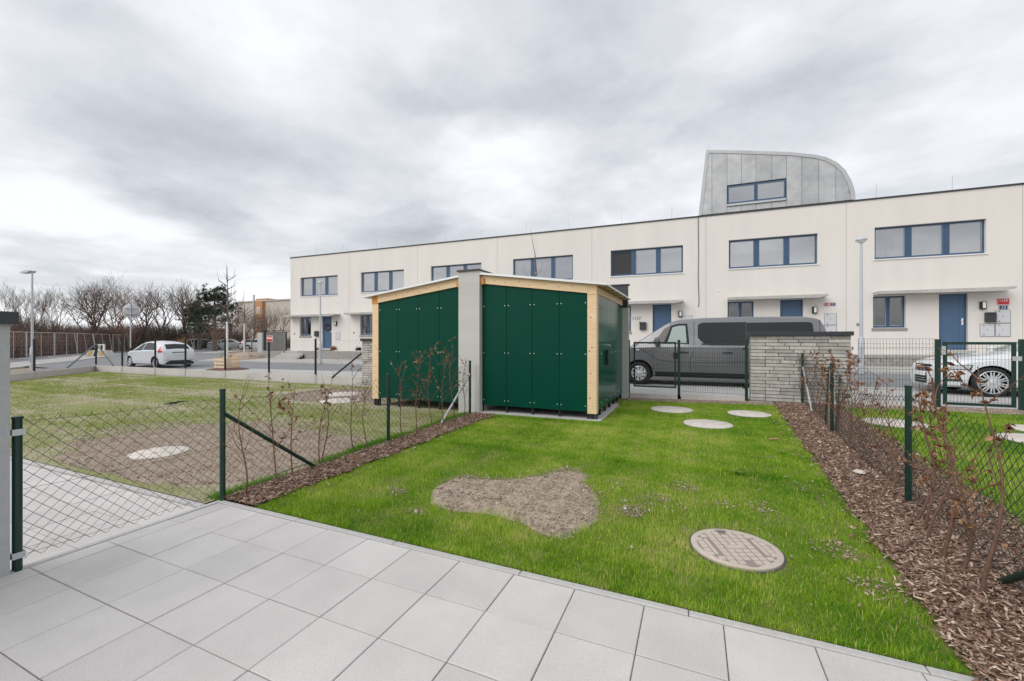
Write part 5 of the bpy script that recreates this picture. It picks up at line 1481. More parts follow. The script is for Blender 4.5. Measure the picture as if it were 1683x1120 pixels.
def thicket(name, path, width, hf, n, mt, label, r=.012, seed=0, cat='thicket'):
    rg = np.random.default_rng(seed); m = MB(); P = np.array(path, float)
    seg = np.linalg.norm(np.diff(P, axis=0), axis=1); cum = np.concatenate([[0], np.cumsum(seg)])
    V = []; F = []
    for i in range(n):
        s = rg.uniform(0, cum[-1]); k = np.searchsorted(cum, s)-1; k = max(0, min(k, len(seg)-1)); f = (s-cum[k])/seg[k]
        p = P[k]*(1-f)+P[k+1]*f; d = (P[k+1]-P[k])/seg[k]; nn = np.array([-d[1], d[0]]); q = p+nn*rg.uniform(-width/2, width/2)
        h = hf(s/cum[-1])*rg.uniform(.35, 1.0); z0 = gz(q[0], q[1])+rg.uniform(-.1, .5)*rg.integers(0, 2); lx, ly = rg.normal(0, .22, 2)*h
        a = rg.uniform(0, 2*pi); w = np.array([cos(a), sin(a)])*r*rg.uniform(.7, 1.6)
        b = len(V); mx, my = q[0]+lx*.35+rg.normal(0, .05), q[1]+ly*.35+rg.normal(0, .05)
        V += [(q[0]-w[0], q[1]-w[1], z0), (q[0]+w[0], q[1]+w[1], z0), (mx+w[0]*.7, my+w[1]*.7, z0+h*.55), (mx-w[0]*.7, my-w[1]*.7, z0+h*.55), (q[0]+lx, q[1]+ly, z0+h)]
        F += [(b, b+1, b+2, b+3), (b+3, b+2, b+4)]
        for k2 in range(2):
            fz = rg.uniform(.3, .9); bx, by, bz = q[0]+lx*fz*.8, q[1]+ly*fz*.8, z0+h*fz; e = rg.normal(0, .28, 2); b = len(V)
            V += [(bx-w[0]*.6, by-w[1]*.6, bz), (bx+w[0]*.6, by+w[1]*.6, bz), (bx+e[0], by+e[1], bz+rg.uniform(.1, .5))]; F += [(b, b+1, b+2)]
    m.add(V, F); o = m.build(name, mt, None); tag(o, label, cat, kind='stuff')
    return o
thicket('brush', [(-38, 3.5), (-43.5, 8.5), (-50, 15), (-58, 22), (-63, 28)], 2.6, lambda f: 2.5+.5*sin(f*9), 11000, M['twig_red'], 'red-brown winter brush behind the construction fence', .020, 1)
thicket('brush', [(-42, 2), (-48, 9), (-55, 17), (-66, 30)], 3.0, lambda f: 3.1+.5*sin(f*13+1), 12000, M['twig'], 'darker brown brush behind the first row of brush', .028, 2)
thicket('brush', [(-63, 29), (-69, 38), (-76, 52)], 4.0, lambda f: 3.3+.4*sin(f*11), 6000, M['twig'], 'grey-brown brush behind the far car park', .035, 3)
thicket('brush', [(-58, 46), (-50, 48.5)], 1.5, lambda f: 2.0+.5*sin(f*7), 1500, M['twig_red'], 'low reddish brush in front of the beige block', .022, 4)
thicket('brush', [(-40, 0), (-60, 0), (-100, 20), (-110, 60), (-90, 80)], 16, lambda f: 6.0+1.2*sin(f*17), 2500, M['bark'], 'distant belt of bare woodland on the left horizon', .05, 5, 'woodland')
thicket('brush', [(-61.0, 32.8), (-62, 34)], 1.4, lambda f: 1.2, 700, M['yellow'], 'pale yellowish bush left of the black car', .03, 6, 'bush')

def rockery():
    x0, y0 = -26.0, 19.4; m = MB(); rg = random.Random(4)
    m.lathe([(1.3, -.1), (1.0, .22), (.5, .40), (.001, .44)], 20)
    for i in range(40):
        a, r = rg.uniform(0, 2*pi), rg.uniform(.1, 1.1); s_ = rg.uniform(.06, .16); z = .40-.2*r/1.1
        m.lathe([(s_*.6, z-.1), (s_, z), (s_*.5, z+s_*.6), (.01, z+s_*.7)], 6, c=(cos(a)*r, sin(a)*r, 0))
    o = m.build('rock_garden', M['soil'], None, loc=(x0-1.0, y0-.9, .25)); tag(o, 'small earth mound with stones left of the yard gate', 'rockery')
rockery()
def small_shrubs():
    for i, (x, y, s, mt, lb) in enumerate([(-20.6, 19.6, .34, 'dry_leaf', 'dry round shrub on the ledge right of the wreathed door'), (-18.7, 19.7, .28, 'pine', 'small dark green shrub on the ledge beside the stone wall'),
                                     (-21.9, 19.6, .2, 'dry_leaf', 'tiny dry shrub on the ledge below the end house')]):
        rg = random.Random(i); m = MB()
        for k in range(500):
            d = Vector((rg.gauss(0, 1), rg.gauss(0, 1), abs(rg.gauss(.3, .8)))).normalized(); p = d*s*rg.uniform(.5, 1); w = Vector((-d.y, d.x, 0)).normalized()*.012
            m.add([p*.6-w, p*.6+w, p+d*.06], [(0, 1, 2)])
        tag(m.build('shrub', M[mt], None, loc=(x, y, .83)), lb, 'shrub')
small_shrubs()

# sapling seen over the shed roof
def roof_sapling():
    x, y = -4.62, 12.49; t = thing('young_tree', 'thin bare sapling whose tip shows above the right shed roof', 'tree', (x, y, gz(x, y)))
    m = MB(); m.tube([(0, 0, 0), (.02, 0, 1.6), (-.02, 0, 3.1)], [.035, .028, .02], 7); m.build('trunk', M['bark'], t, smooth=True)
    m = MB(); m.tube([(-.02, 0, 3.1), (.03, 0, 3.5), (0, 0, 4.0), (-.12, 0, 4.6), (-.17, 0, 4.95)], [.026, .022, .014, .007, .003], 5)
    rg = random.Random(6)
    for i in range(10):
        z = 2.0+i*.17; a = rg.uniform(0, 6.28); l = rg.uniform(.3, .6); m.tube([(0, 0, z), (cos(a)*l*.6, sin(a)*l*.6, z+l*.5), (cos(a)*l*.8, sin(a)*l*.8, z+l*1.1)], [.010, .006, .002], 4)
    for i in range(12):
        z = 3.1+i*.05; m.tube([(-.01, 0, z), (.03*(-1)**i, .0, z+.015)], .007, 4)
    m.build('crown', M['bark'], t)
roof_sapling()

# ================================================================== SAPLINGS ALONG THE FENCES
def sapling(x, y, h, seed, label, leaves=14, cat='sapling', group=None, r=.009, branches=6, lean=(0, 0), leafsize=1.0):
    z = gz(x, y); rg = random.Random(seed); t = thing('hedge_sapling', label, cat, (x, y, z-.02), group=group)
    m = MB(); n = 9; pts = []; p = Vector((0, 0, 0)); wob = Vector((rg.gauss(0, .05), rg.gauss(0, .05), 0))
    a0 = rg.uniform(0, 6.28)
    for i in range(n+1):
        f = i/n
        pts.append(Vector((lean[0]*f+.045*sin(f*6+a0)*(1-.3*f), lean[1]*f+.045*cos(f*5+a0*1.7), h*f)))
    m.tube(pts, [r*(1-.82*i/n) for i in range(n+1)], 6)
    tips = []
    for i in range(branches):
        f = rg.uniform(.25, .95); k = int(f*n); b = pts[min(k, n-1)].lerp(pts[min(k, n-1)+1], f*n-k)
        a = rg.uniform(0, 6.28); l = h*rg.uniform(.18, .42)*(1.15-f*.6)
        q = [b]; d = Vector((cos(a)*.6, sin(a)*.6, .75)).normalized()
        for j in range(4):
            d = (d+Vector((rg.gauss(0, .18), rg.gauss(0, .18), rg.gauss(.05, .1)))).normalized(); q.append(q[-1]+d*l/4)
        m.tube(q, [r*.42*(1-.2*j) for j in range(5)], 4); tips.append(q)
        for j in (2, 3):
            d2 = (d+Vector((rg.gauss(0, .6), rg.gauss(0, .6), rg.gauss(0, .3)))).normalized(); e = [q[j], q[j]+d2*l*.25]; m.tube(e, [r*.22, r*.1], 3); tips.append(e)
    tips.append(pts[n//2:])
    m.build('stem', M['sapling_stem'], t, smooth=True, angle=80)
    if leaves:
        V = []; F = []; T = []
        for i in range(leaves):
            q = rg.choice(tips); k = rg.randrange(len(q)-1); b = q[k].lerp(q[k+1], rg.random())
            for c in range(rg.choice((1, 1, 2, 3))):
                L_ = rg.uniform(.022, .052)*leafsize; w = L_*rg.uniform(.16, .32); d = Vector((rg.gauss(0, 1), rg.gauss(0, 1), rg.gauss(-.5, .6))).normalized(); sd = d.cross(Vector((rg.gauss(0, 1), rg.gauss(0, 1), rg.gauss(0, 1)))).normalized(); up = sd.cross(d)
                cu = rg.uniform(.25, .75)*L_; v0 = len(V)
                V += [b, b+d*L_*.35+sd*w+up*cu*.5, b+d*L_*.4-up*cu*.15, b+d*L_*.35-sd*w+up*cu*.5, b+d*L_*.75+sd*w*.6+up*cu*.3, b+d*L_*.78-up*cu*.25, b+d*L_*.75-sd*w*.6+up*cu*.3, b+d*L_-up*cu*.7]
                F += [(v0, v0+1, v0+2), (v0, v0+2, v0+3), (v0+1, v0+4, v0+5, v0+2), (v0+2, v0+5, v0+6, v0+3), (v0+4, v0+7, v0+5), (v0+5, v0+7, v0+6)]
                tv = rg.random(); T += [tv]*8
        me = bpy.data.meshes.new('leaves'); me.from_pydata([tuple(v) for v in V], [], F); me.materials.append(M['leaf'])
        at = me.attributes.new('tint', 'FLOAT', 'POINT'); at.data.foreach_set('value', T)
        for p_ in me.polygons: p_.use_smooth = True
        tag(link('leaves', me, t), kind='stuff')
    return t
LS = [(-3.93, 2.62, 1.12, 2, 'first bare sapling by the tall post at the patio corner'), (-4.0, 3.02, 1.15, 20, 'second sapling from the patio, with a few curled leaves halfway up'),
      (-4.02, 3.22, .98, 16, 'third sapling from the patio, crossed by the fence brace'), (-4.12, 3.68, 1.02, 14, 'sapling standing at the foot of the leaning fence brace'),
      (-4.07, 3.76, 1.05, 3, 'thin leafless sapling just right of the brace foot'), (-4.09, 4.22, 1.12, 9, 'sapling left of the middle fence post, with leaves at half height'),
      (-4.15, 4.52, .95, 3, 'short bare sapling close before the middle fence post'), (-4.0, 5.15, 1.1, 12, 'sapling just beyond the middle fence post'),
      (-4.0, 5.45, 1.3, 18, 'leafy sapling in front of the left shed corner post'), (-4.0, 5.85, 1.35, 34, 'tall leafy sapling before the first green panels of the left shed'),
      (-4.0, 6.2, 1.3, 26, 'branching sapling in front of the middle of the left shed'), (-4.0, 6.5, 1.35, 14, 'tall sapling in front of the third panel of the left shed'),
      (-4.0, 6.85, 1.1, 8, 'low sapling at the foot of the zinc brace near the pillar')]
for i, (x, y, h, nl, lb) in enumerate(LS): sapling(x, y, h*1.05, 300+i, lb, int(nl*1.5), branches=8 if i < 7 else 11, r=.0088, lean=(random.uniform(-.1, .1), random.uniform(-.08, .1)), group='saplings along the left fence')
RS = [(1.69, 4.46, 1.05, 26, 'gnarled sapling right beside the nearest green post'), (1.64, 4.24, 1.15, 40, 'leafy sapling one step nearer than the nearest green post'),
      (1.60, 3.99, .95, 30, 'sapling with clusters of brown leaves left of the thick bent one'), (1.58, 3.78, 1.25, 34, 'thick bent sapling third from the right edge'),
      (1.56, 3.56, .95, 26, 'pale sapling second from the right edge with low leaves'), (1.56, 3.30, 1.35, 40, 'tall red-brown sapling nearest the camera with large curled leaves'),
      (1.60, 2.95, 1.2, 36, 'sapling leaning in at the right edge of the view'),
      (1.62, 4.93, .95, 16, 'bare forked sapling just behind the nearest green post'), (1.74, 5.15, 1.1, 18, 'thin sapling behind the nearest green post'),
      (1.72, 5.6, 1.05, 14, 'low sapling in the middle of the bark strip'), (1.70, 6.02, 1.15, 18, 'wiry sapling in the middle of the bark strip near a pale stone'),
      (1.82, 6.45, 1.2, 28, 'arching sapling before the second green post'), (1.84, 6.85, 1.15, 46, 'leafy sapling close before the second green post'),
      (1.90, 7.33, 1.2, 90, 'very leafy brown sapling wrapped round the second green post'), (1.92, 7.62, 1.15, 80, 'leafy brown sapling hugging the far side of the second green post'),
      (1.95, 8.05, 1.15, 70, 'dense brown sapling between the two far green posts'), (1.97, 8.5, 1.1, 60, 'brown sapling in front of the stone wall, nearer one'),
      (2.0, 9.0, 1.2, 46, 'brown sapling in front of the stone wall, middle one'), (2.02, 9.5, 1.1, 30, 'brown sapling in front of the stone wall near the zinc brace'),
      (2.0, 10.0, 1.15, 24, 'last sapling of the bark strip against the stone wall')]
for i, (x, y, h, nl, lb) in enumerate(RS): sapling(x, y, h, 400+i, lb, nl, branches=7 if i < 8 else 10, r=.0115 if i < 7 else .008, lean=(random.uniform(-.12, .12), random.uniform(-.12, .12)), group='saplings along the bark strip', leafsize=.92)

# ================================================================== GROUND COVER
SOIL = np.array([(-2.39, 3.46), (-2.37, 3.87), (-1.89, 4.01), (-1.51, 4.29), (-1.34, 4.62), (-1.14, 4.52), (-.99, 4.17), (-.78, 3.75), (-.78, 3.4), (-.92, 3.0), (-1.1, 3.11), (-1.35, 3.22), (-1.65, 3.25), (-1.91, 3.18), (-2.16, 3.22)])
def inpoly(x, y, P):
    r = np.zeros(len(x), bool); n = len(P)
    for i in range(n):
        x1, y1 = P[i]; x2, y2 = P[(i+1) % n]
        if y1 == y2: continue
        c = ((y1 > y) != (y2 > y)) & (x < (x2-x1)*(y-y1)/(y2-y1)+x1); r ^= c
    return r
def wobble(x, y, s, seed=0):
    return (np.sin(x*s+seed)+np.sin(y*s*1.3+seed*2)+np.sin((x+y)*s*2.1+seed*3)*.6+np.sin((x-y)*s*3.7+seed)*.4)/3
SMALL = [(-.35, 4.05, .12), (-.45, 3.75, .08), (-.12, 4.5, .10), (.25, 4.2, .07), (.55, 4.25, .08), (.9, 3.6, .10), (1.0, 3.15, .09), (-2.65, 3.3, .06), (-.15, 3.95, .06), (.95, 4.9, .05), (-2.2, 3.0, .05)]
COVERS = [(.265, 3.375, .312), (-.43, 9.08, .41), (.20, 7.80, .39), (.93, 8.98, .37), (2.98, 8.75, .43), (4.30, 8.0, .45), (4.75, 8.75, .43), (-6.49, 3.24, .33), (-8.85, 8.75, .49), (-7.95, 7.75, .47)]
def soil_w(x, y):
    wx, wy = x+.09*wobble(x, y, 9, 1)+.06*wobble(x, y, 23, 2)+.03*wobble(x, y, 51, 7), y+.09*wobble(x, y, 8, 4)+.06*wobble(x, y, 21, 5)+.03*wobble(x, y, 47, 3)
    m = inpoly(wx, wy, SOIL)
    for (a, b, r) in SMALL: m |= ((wx-a)**2+(wy-b)**2) < r*r
    return m
def lawn_left(y): return np.interp(y, [2.5, 7.2], [-3.62, -3.56])
def lawn_right(y): return np.interp(y, [2.5, 10.4], [1.10, 1.56])

def tri_mesh(name, V, F, T, mt):
    me = bpy.data.meshes.new(name); nv, nf, k = len(V), len(F), F.shape[1]
    me.vertices.add(nv); me.vertices.foreach_set('co', V.astype(np.float32).ravel())
    me.loops.add(nf*k); me.loops.foreach_set('vertex_index', F.astype(np.int32).ravel())
    me.polygons.add(nf); me.polygons.foreach_set('loop_start', np.arange(0, nf*k, k, dtype=np.int32)); me.polygons.foreach_set('loop_total', np.full(nf, k, np.int32))
    me.materials.append(mt); at = me.attributes.new('tint', 'FLOAT', 'POINT'); at.data.foreach_set('value', T.astype(np.float32))
    me.update(calc_edges=True); me.validate(); return me

def blades(x, y, z, h, w, tint, lean=.45, near=True):
    n = len(x); a = RNG.uniform(0, 2*np.pi, n); la = RNG.uniform(0, 2*np.pi, n); ll = np.abs(RNG.normal(0, lean, n))*h
    wx, wy = np.cos(a)*w/2, np.sin(a)*w/2; lx, ly = np.cos(la)*ll, np.sin(la)*ll
    hz = np.sqrt(np.maximum(h*h-ll*ll*.6, (h*.35)**2))
    if near:
        V = np.stack([np.stack([x-wx, y-wy, z], 1), np.stack([x+wx, y+wy, z], 1), np.stack([x+wx*.75+lx*.35, y+wy*.75+ly*.35, z+hz*.6], 1), np.stack([x-wx*.75+lx*.35, y-wy*.75+ly*.35, z+hz*.6], 1), np.stack([x+lx, y+ly, z+hz], 1)], 1).reshape(-1, 3)
        b = np.arange(n)*5; F = np.concatenate([np.stack([b, b+1, b+2], 1), np.stack([b, b+2, b+3], 1), np.stack([b+3, b+2, b+4], 1)]); T = np.repeat(tint, 5)
    else:
        V = np.stack([np.stack([x-wx, y-wy, z], 1), np.stack([x+wx, y+wy, z], 1), np.stack([x+lx, y+ly, z+hz], 1)], 1).reshape(-1, 3)
        b = np.arange(n)*3; F = np.stack([b, b+1, b+2], 1); T = np.repeat(tint, 3)
    return V, F, T

def lawn():
    parts = []; off = 0
    def push(V, F, T):
        nonlocal off
        parts.append((V, F+off, T)); off += len(V)
    def tints(x, y, base=.47):
        patch = wobble(x, y, 1.7, 3)*.6+wobble(x, y, 4.1, 8)*.6+wobble(x, y, 12, 3)*.35
        t = base+.36*patch+.10*wobble(x, y, 27, 9)+RNG.normal(0, .17, len(x)); dry = RNG.random(len(x)) < .06+.02*np.clip(patch, 0, 1)
        t[dry] = RNG.uniform(.85, 1, dry.sum()); return np.clip(t, 0, 1)
    def keep(x, y):
        jx, jy = x+RNG.normal(0, .065, len(x)), y+RNG.normal(0, .065, len(x))
        k = (x > lawn_left(y)+.05*wobble(x, y, 14, 2)) & (x < lawn_right(y)+.05*wobble(x, y, 12, 6)) & (y < 10.08+.06*wobble(x, y, 7, 1))
        k &= ~((x > -6.8) & (x < -1.50) & (y > 7.35))
        s = soil_w(jx, jy); k &= ~(s & (RNG.random(len(x)) > .05))
        for a, b, r in COVERS[:4]: k &= ((x-a)**2+(y-b)**2) > (r+.004*wobble(x, y, 40))**2
        thin = wobble(x, y, 2.9, 11); k &= RNG.random(len(x)) < .80+.25*thin
        return k
    n = 190000; x = RNG.uniform(-3.75, 1.4, n); y = 2.535+(RNG.random(n)**1.25)*2.7; k = keep(x, y); x, y = x[k], y[k]
    clump = wobble(x, y, 11, 5)
    h = RNG.uniform(.018, .050, len(x))*(1+.45*clump)*(1+.25*wobble(x, y, 4.3, 2))*np.where(RNG.random(len(x)) < .04, 1.5, 1); push(*blades(x, y, gza(x, y)-.004, h, RNG.uniform(.0022, .0038, len(x)), tints(x, y)))
    n = 290000; x = RNG.uniform(-3.75, 1.6, n); y = 5.1+RNG.random(n)**1.15*5.1; k = keep(x, y); x, y = x[k], y[k]
    h = RNG.uniform(.022, .046, len(x))*(1+.3*wobble(x, y, 9, 5)); push(*blades(x, y, gza(x, y)-.004, h, RNG.uniform(.004, .0065, len(x)), tints(x, y), near=False))
    # fringe in front of the sheds
    n = 9000; x = RNG.uniform(-3.6, -1.4, n); y = RNG.uniform(7.2, 7.37, n); push(*blades(x, y, gza(x, y)-.004, RNG.uniform(.02, .06, n), np.full(n, .004), tints(x, y), near=False))
    V = np.concatenate([p[0] for p in parts]); T = np.concatenate([p[2] for p in parts]); F = np.concatenate([p[1] for p in parts])
    tag(link('lawn', tri_mesh('lawn', V, F, T, M['grass'])), 'bright green short lawn of the garden between the two bark strips', 'lawn', kind='stuff')
    # right neighbour
    n = 150000; y = 2.7+RNG.random(n)**.9*7.4; x = np.interp(y, [2.5, 10.4], [2.12, 2.62])+RNG.random(n)**1.5*7
    k = np.ones(n, bool)
    for a, b, r in COVERS[4:7]: k &= ((x-a)**2+(y-b)**2) > r*r
    x, y = x[k], y[k]; V, F, T = blades(x, y, gza(x, y)-.006, RNG.uniform(.03, .06, len(x)), RNG.uniform(.004, .008, len(x)), tints(x, y, .34), near=False)
    tag(link('neighbour_lawn', tri_mesh('neighbour_lawn', V, F, T, M['grass'])), 'bright green lawn of the garden beyond the right chain-link fence', 'lawn', kind='stuff')
    # thin corner lawn
    n = 330000; x = -4.15-RNG.random(n)**1.6*21; y = RNG.uniform(2.45, 10.45, n)
    k = (x > -26.5+(10.6-y)*.93+.2)
    sp = wobble(x*.6, y*1.5, 1.3, 2)*.5+wobble(x*.8, y*2.0, 3.3, 7)*.35+.3*wobble(x, y, 9, 1)
    brown = (((x+6.3)/2.6)**2+((y-3.9)/1.5)**2 < 1+.4*wobble(x, y, 3, 9)) | (((x+8.6)/2.2)**2+((y-8.7)/1.5)**2 < 1+.4*wobble(x, y, 3, 2))
    k &= RNG.random(n) < np.clip(.42+.95*sp, .05, 1); k &= ~(brown & (RNG.random(n) > .05)); k &= ~((x > -6.82) & (y > 7.3))
    for a, b, r in COVERS[7:]: k &= ((x-a)**2+(y-b)**2) > r*r
    x, y = x[k], y[k]; D = np.hypot(x, y); V, F, T = blades(x, y, gza(x, y)-.005, RNG.uniform(.02, .04, len(x)), .0035+.0007*D, np.clip(.35+RNG.normal(0, .2, len(x)), 0, 1), near=False)
    tag(link('corner_lawn', tri_mesh('corner_lawn', V, F, T, M['grass_pale'])), 'thin patchy pale lawn of the corner garden left of the fence', 'lawn', kind='stuff')
    # lush tufts along the foot of the left fence
    n = 26000; y = RNG.uniform(2.5, 7.3, n); x = -4.13+RNG.normal(0, .055, n)-.05*wobble(y, y, 3, 1); k = (RNG.random(n) < .55+.6*wobble(y, y, 2.1, 4)); x, y = x[k], y[k]
    V, F, T = blades(x, y, gza(x, y)-.004, RNG.uniform(.03, .085, len(x)), np.full(len(x), .0042), np.clip(.15+RNG.normal(0, .12, len(x)), 0, 1), near=False)
    tag(link('fence_grass', tri_mesh('fence_grass', V, F, T, M['grass'])), 'darker green grass tufts along the foot of the left fence', 'grass', kind='stuff')
lawn()

def chips(name, n, xf, yr, label, mt, lo, hi, zoff=0.0, zvar=.02, asp=(.16, .4), tilt=.35, tb=(.50, .24)):
    y = RNG.uniform(yr[0], yr[1], n); x, ok = xf(y); x, y = x[ok], y[ok]; n = len(x)
    L_ = RNG.uniform(lo, hi, n)*RNG.uniform(.5, 1, n)*2; w = L_*RNG.uniform(asp[0], asp[1], n); th = np.maximum(.002, w*.28)
    yaw = RNG.uniform(0, 2*np.pi, n); pt = RNG.normal(0, tilt, n); rl = RNG.normal(0, tilt*1.1, n)
    cx, sx = np.cos(yaw), np.sin(yaw); cp, sp = np.cos(pt), np.sin(pt)
    ax = np.stack([cx*cp, sx*cp, sp], 1); up0 = np.stack([-cx*sp, -sx*sp, cp], 1); sd0 = np.cross(up0, ax)
    cr, sr = np.cos(rl)[:, None], np.sin(rl)[:, None]; sd = sd0*cr+up0*sr; up = up0*cr-sd0*sr
    z = gza(x, y)+zoff+np.abs(RNG.normal(0, zvar, n)); c = np.stack([x, y, z], 1)
    vs_ = []
    tp = RNG.uniform(.35, 1, (n, 1))
    for sx_, sy_, sz_ in ((-1, -1, -1), (1, -1, -1), (1, 1, -1), (-1, 1, -1), (-1, -1, 1), (1, -1, 1), (1, 1, 1), (-1, 1, 1)):
        t_ = tp if sx_ > 0 else 1.0
        vs_.append(c+ax*(sx_*L_/2)[:, None]+sd*(sy_*w/2)[:, None]*t_+up*(sz_*th/2)[:, None])
    V = np.stack(vs_, 1).reshape(-1, 3); b = (np.arange(n)*8)[:, None]
    Fq = np.array([(0, 3, 2, 1), (4, 5, 6, 7), (0, 1, 5, 4), (1, 2, 6, 5), (2, 3, 7, 6), (3, 0, 4, 7)])
    F = (b[:, None, :]+Fq[None]).reshape(-1, 4); T = np.repeat(np.clip(RNG.normal(tb[0], tb[1], n), 0, 1), 8)
    tag(link(name, tri_mesh(name, V, F, T, mt)), label, name.replace('_', ' '), kind='stuff')

def strips():
    def ridge(x, y): return .03*float(wobble(np.array([x]), np.array([y]), 6, 1)[0])
    tag(sheet('bark_bed', ((1.08, .6), (2.16, .6), (2.60, 10.45), (1.56, 10.45)), 10, 80, .018, M['mulch'], bumpf=lambda x, y: .008*ridge(x, y)*10), kind='structure')
    tag(sheet('bark_bed', ((-4.12, 2.54), (-3.62, 2.54), (-3.56, 7.37), (-4.12, 7.37)), 6, 50, .018, M['mulch'], bumpf=lambda x, y: .008*ridge(x, y)*6), kind='structure')
    def fr(y):
        a = np.interp(y, [.6, 10.4], [1.02, 1.52])+.05*wobble(y, y, 9, 2); b = np.interp(y, [.6, 10.4], [2.18, 2.66]); u = RNG.random(len(y)); return a+(b-a)*u, np.ones(len(y), bool)
    chips('bark_chips', 30000, fr, (1.2, 5.2), 'loose red-brown bark chips filling the near half of the wide right strip', M['chip'], .010, .029, .018, .011)
    chips('bark_chips', 19000, fr, (5.0, 10.4), 'loose red-brown bark chips filling the far half of the wide right strip', M['chip'], .013, .031, .018, .011)
    def fl(y):
        u = RNG.random(len(y)); a = -4.06; b = np.interp(y, [2.5, 7.3], [-3.60, -3.54])+.06*wobble(y, y, 7, 3); return a+(b-a)*u**.9, np.ones(len(y), bool)
    chips('bark_chips', 11000, fl, (2.525, 7.36), 'loose red-brown bark chips in the narrow strip along the left fence', M['chip'], .012, .030, .018, .010)
    # strays on the lawn edge
    def fs(y):
        x = np.where(RNG.random(len(y)) < .6, np.interp(y, [.6, 10.4], [1.02, 1.5])-np.abs(RNG.normal(0, .13, len(y))), -3.58+np.abs(RNG.normal(0, .12, len(y)))); return x, (y > 2.7)
    chips('stray_chips', 420, fs, (2.7, 9.5), 'stray bark chips scattered over the lawn edges', M['chip'], .012, .028, .028, .006, tb=(.55, .25))
strips()

def soil_patch():
    # low crumbly mound
    n = 130; xs = np.linspace(-2.75, -.5, n); ys = np.linspace(2.8, 4.85, n); X, Y = np.meshgrid(xs, ys)
    c = SOIL.mean(0); ins = inpoly(X.ravel()+.06*wobble(X.ravel(), Y.ravel(), 9, 1), Y.ravel(), SOIL).reshape(X.shape).astype(float)
    for _ in range(14): ins = (ins+np.roll(ins, 1, 0)+np.roll(ins, -1, 0)+np.roll(ins, 1, 1)+np.roll(ins, -1, 1))/5
    Z = gza(X, Y)-.012+ins*.040+np.clip(ins*2, .4, 1)*(.008*wobble(X, Y, 17, 2)+.006*wobble(X, Y, 41, 3)+.005*wobble(X, Y, 83, 5))
    fs = [(j*n+i, j*n+i+1, (j+1)*n+i+1, (j+1)*n+i) for j in range(n-1) for i in range(n-1) if ins[j:j+2, i:i+2].max() > .02]
    tag(MB().add([(a, b, d) for a, b, d in zip(X.ravel(), Y.ravel(), Z.ravel())], fs).build('bare_soil', M['soil'], None, smooth=True, angle=180), 'bare sandy soil patch in the middle of the green lawn', 'soil patch', kind='stuff')
    def fx(y):
        x = RNG.uniform(-2.8, -.4, len(y)); return x, soil_w(x+RNG.normal(0, .05, len(y)), y+RNG.normal(0, .05, len(y)))
    chips('soil_crumbs', 26000, fx, (2.8, 4.85), 'small soil crumbs lying on the bare patch in the lawn', M['crumb'], .0025, .009, .024, .008, asp=(.6, 1.0), tilt=.8)
    def fx2(y):
        x = RNG.uniform(-3.0, 1.3, len(y)); m = np.zeros(len(y), bool)
        for a, b, r in SMALL: m |= ((x-a)**2+(y-b)**2) < (r*1.6)**2
        m |= (RNG.random(len(y)) < .012); return x, m
    chips('soil_crumbs', 16000, fx2, (2.7, 6), 'loose clods scattered around the lawn', M['crumb'], .004, .014, .008, .008, asp=(.6, 1.0), tilt=.8)
    def fx3(y): x = RNG.uniform(-1.45, 5.5, len(y)); return x, np.ones(len(y), bool)
    chips('soil_crumbs', 5000, fx3, (10.08, 10.5), 'crumbly soil strip below the gate and fence panel', M['crumb'], .006, .016, .010, .006, asp=(.6, 1.0), tilt=.8)
    def fx4(y):
        x = -4.2-RNG.random(len(y))*6.2; b = (((x+6.3)/2.6)**2+((y-3.9)/1.5)**2 < 1+.4*wobble(x, y, 3, 9)) | (((x+8.6)/2.0)**2+((y-8.7)/1.4)**2 < 1); return x, b
    chips('soil_crumbs', 38000, fx4, (2.5, 10), 'rough brown soil around the covers behind the left fence', M['crumb_dark'], .004, .013, .004, .006, asp=(.4, .9), tilt=.6, tb=(.4, .25))
soil_patch()
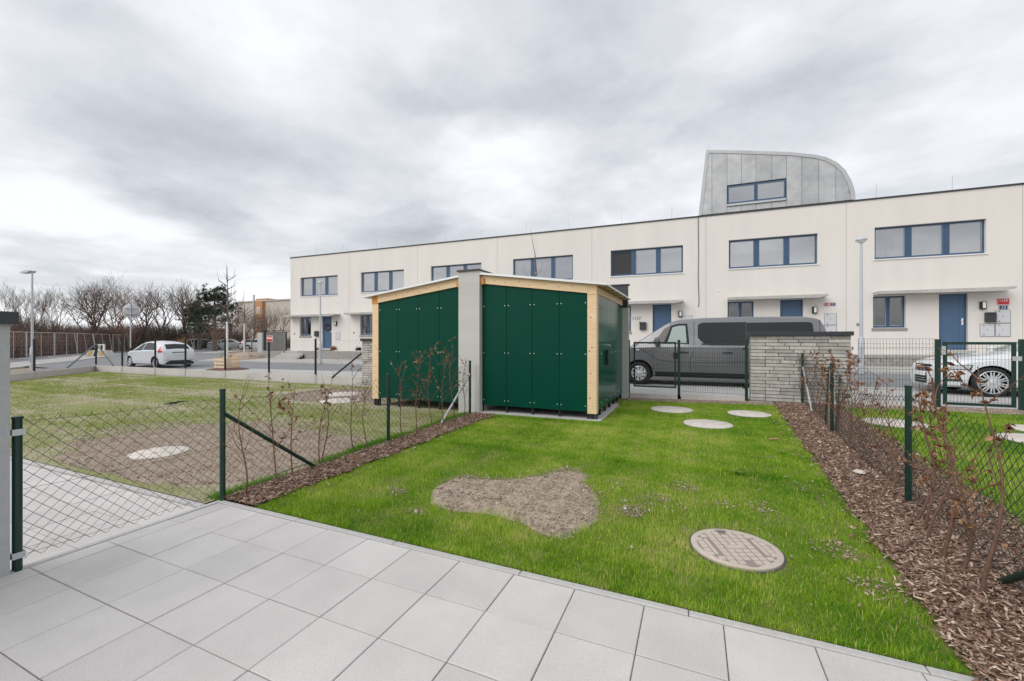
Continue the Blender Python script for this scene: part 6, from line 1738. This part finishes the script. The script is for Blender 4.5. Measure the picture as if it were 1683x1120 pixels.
tag(sheet('brown_soil', ((-8.6, 2.5), (-4.25, 2.5), (-4.3, 4.9), (-7.9, 5.2)), 20, 14, .002, M['mulch_soil'] if 'mulch_soil' in M else M['dirt'], bumpf=lambda x, y: .006-.03*max(0, ((x+6.3)/2.3)**2+((y-3.8)/1.35)**2-.8+.3*sin(x*5)*sin(y*6))), kind='structure')
tag(sheet('brown_soil', rect(-10.6, -6.9, 7.4, 10.3), 20, 14, .002, M['dirt'], bumpf=lambda x, y: .006-.03*max(0, ((x+8.6)/1.9)**2+((y-8.8)/1.3)**2-.8+.3*sin(x*5)*sin(y*6))), kind='structure')

def clods():
    def fx5(y):
        x = RNG.uniform(-2.7, -.5, len(y)); return x, soil_w(x, y)
    chips('soil_clods', 900, fx5, (2.8, 4.85), 'larger clods and small stones on the bare patch in the lawn', M['crumb'], .008, .020, .026, .006, asp=(.6, 1.0), tilt=.8)
clods()

def weeds():
    rg = random.Random(2)
    for i, (x, y, s, lb) in enumerate([(.42, 5.15, .07, 'small leafy weed in the middle of the lawn'), (.95, 5.0, .05, 'small weed near the bark strip edge'), (.2, 8.45, .06, 'pale weed between the farther round covers'), (1.0, 6.2, .05, 'flat weed beside the bark strip, halfway to the gate')]):
        m = MB()
        for k in range(9):
            a = rg.uniform(0, 6.28); l = s*rg.uniform(.6, 1.2); d = Vector((cos(a), sin(a), .35)); w = Vector((-sin(a), cos(a), 0))*l*.28; b = Vector((0, 0, .01))
            m.add([b, b+d*l*.5+w, b+d*l, b+d*l*.5-w], [(0, 1, 2), (0, 2, 3)])
        tag(m.build('weed', M['leaf_green'], None, loc=(x, y, gz(x, y)+.012)), lb, 'weed')
    for (x, y, rz_, c, lb, sz) in [(1.02, 6.9, .6, 'chip_flat', 'flat reddish bark piece lying alone on the lawn', .07)]:
        o = MB().bbox(-sz, sz, -sz*.3, sz*.3, 0, .008, .003).build('bark_piece', M['dry_leaf'], None, loc=(x, y, gz(x, y)+.03), rz=rz_); tag(o, lb, 'bark')
    m = MB(); m.lathe([(.03, 0), (.055, .012), (.045, .03), (.01, .036)], 8); o = m.build('pale_stone', M['cover_slab'], None, loc=(1.60, 5.55, gz(1.6, 5.55)+.03)); tag(o, 'pale stone lying on the bark strip among the saplings', 'stone')
weeds()
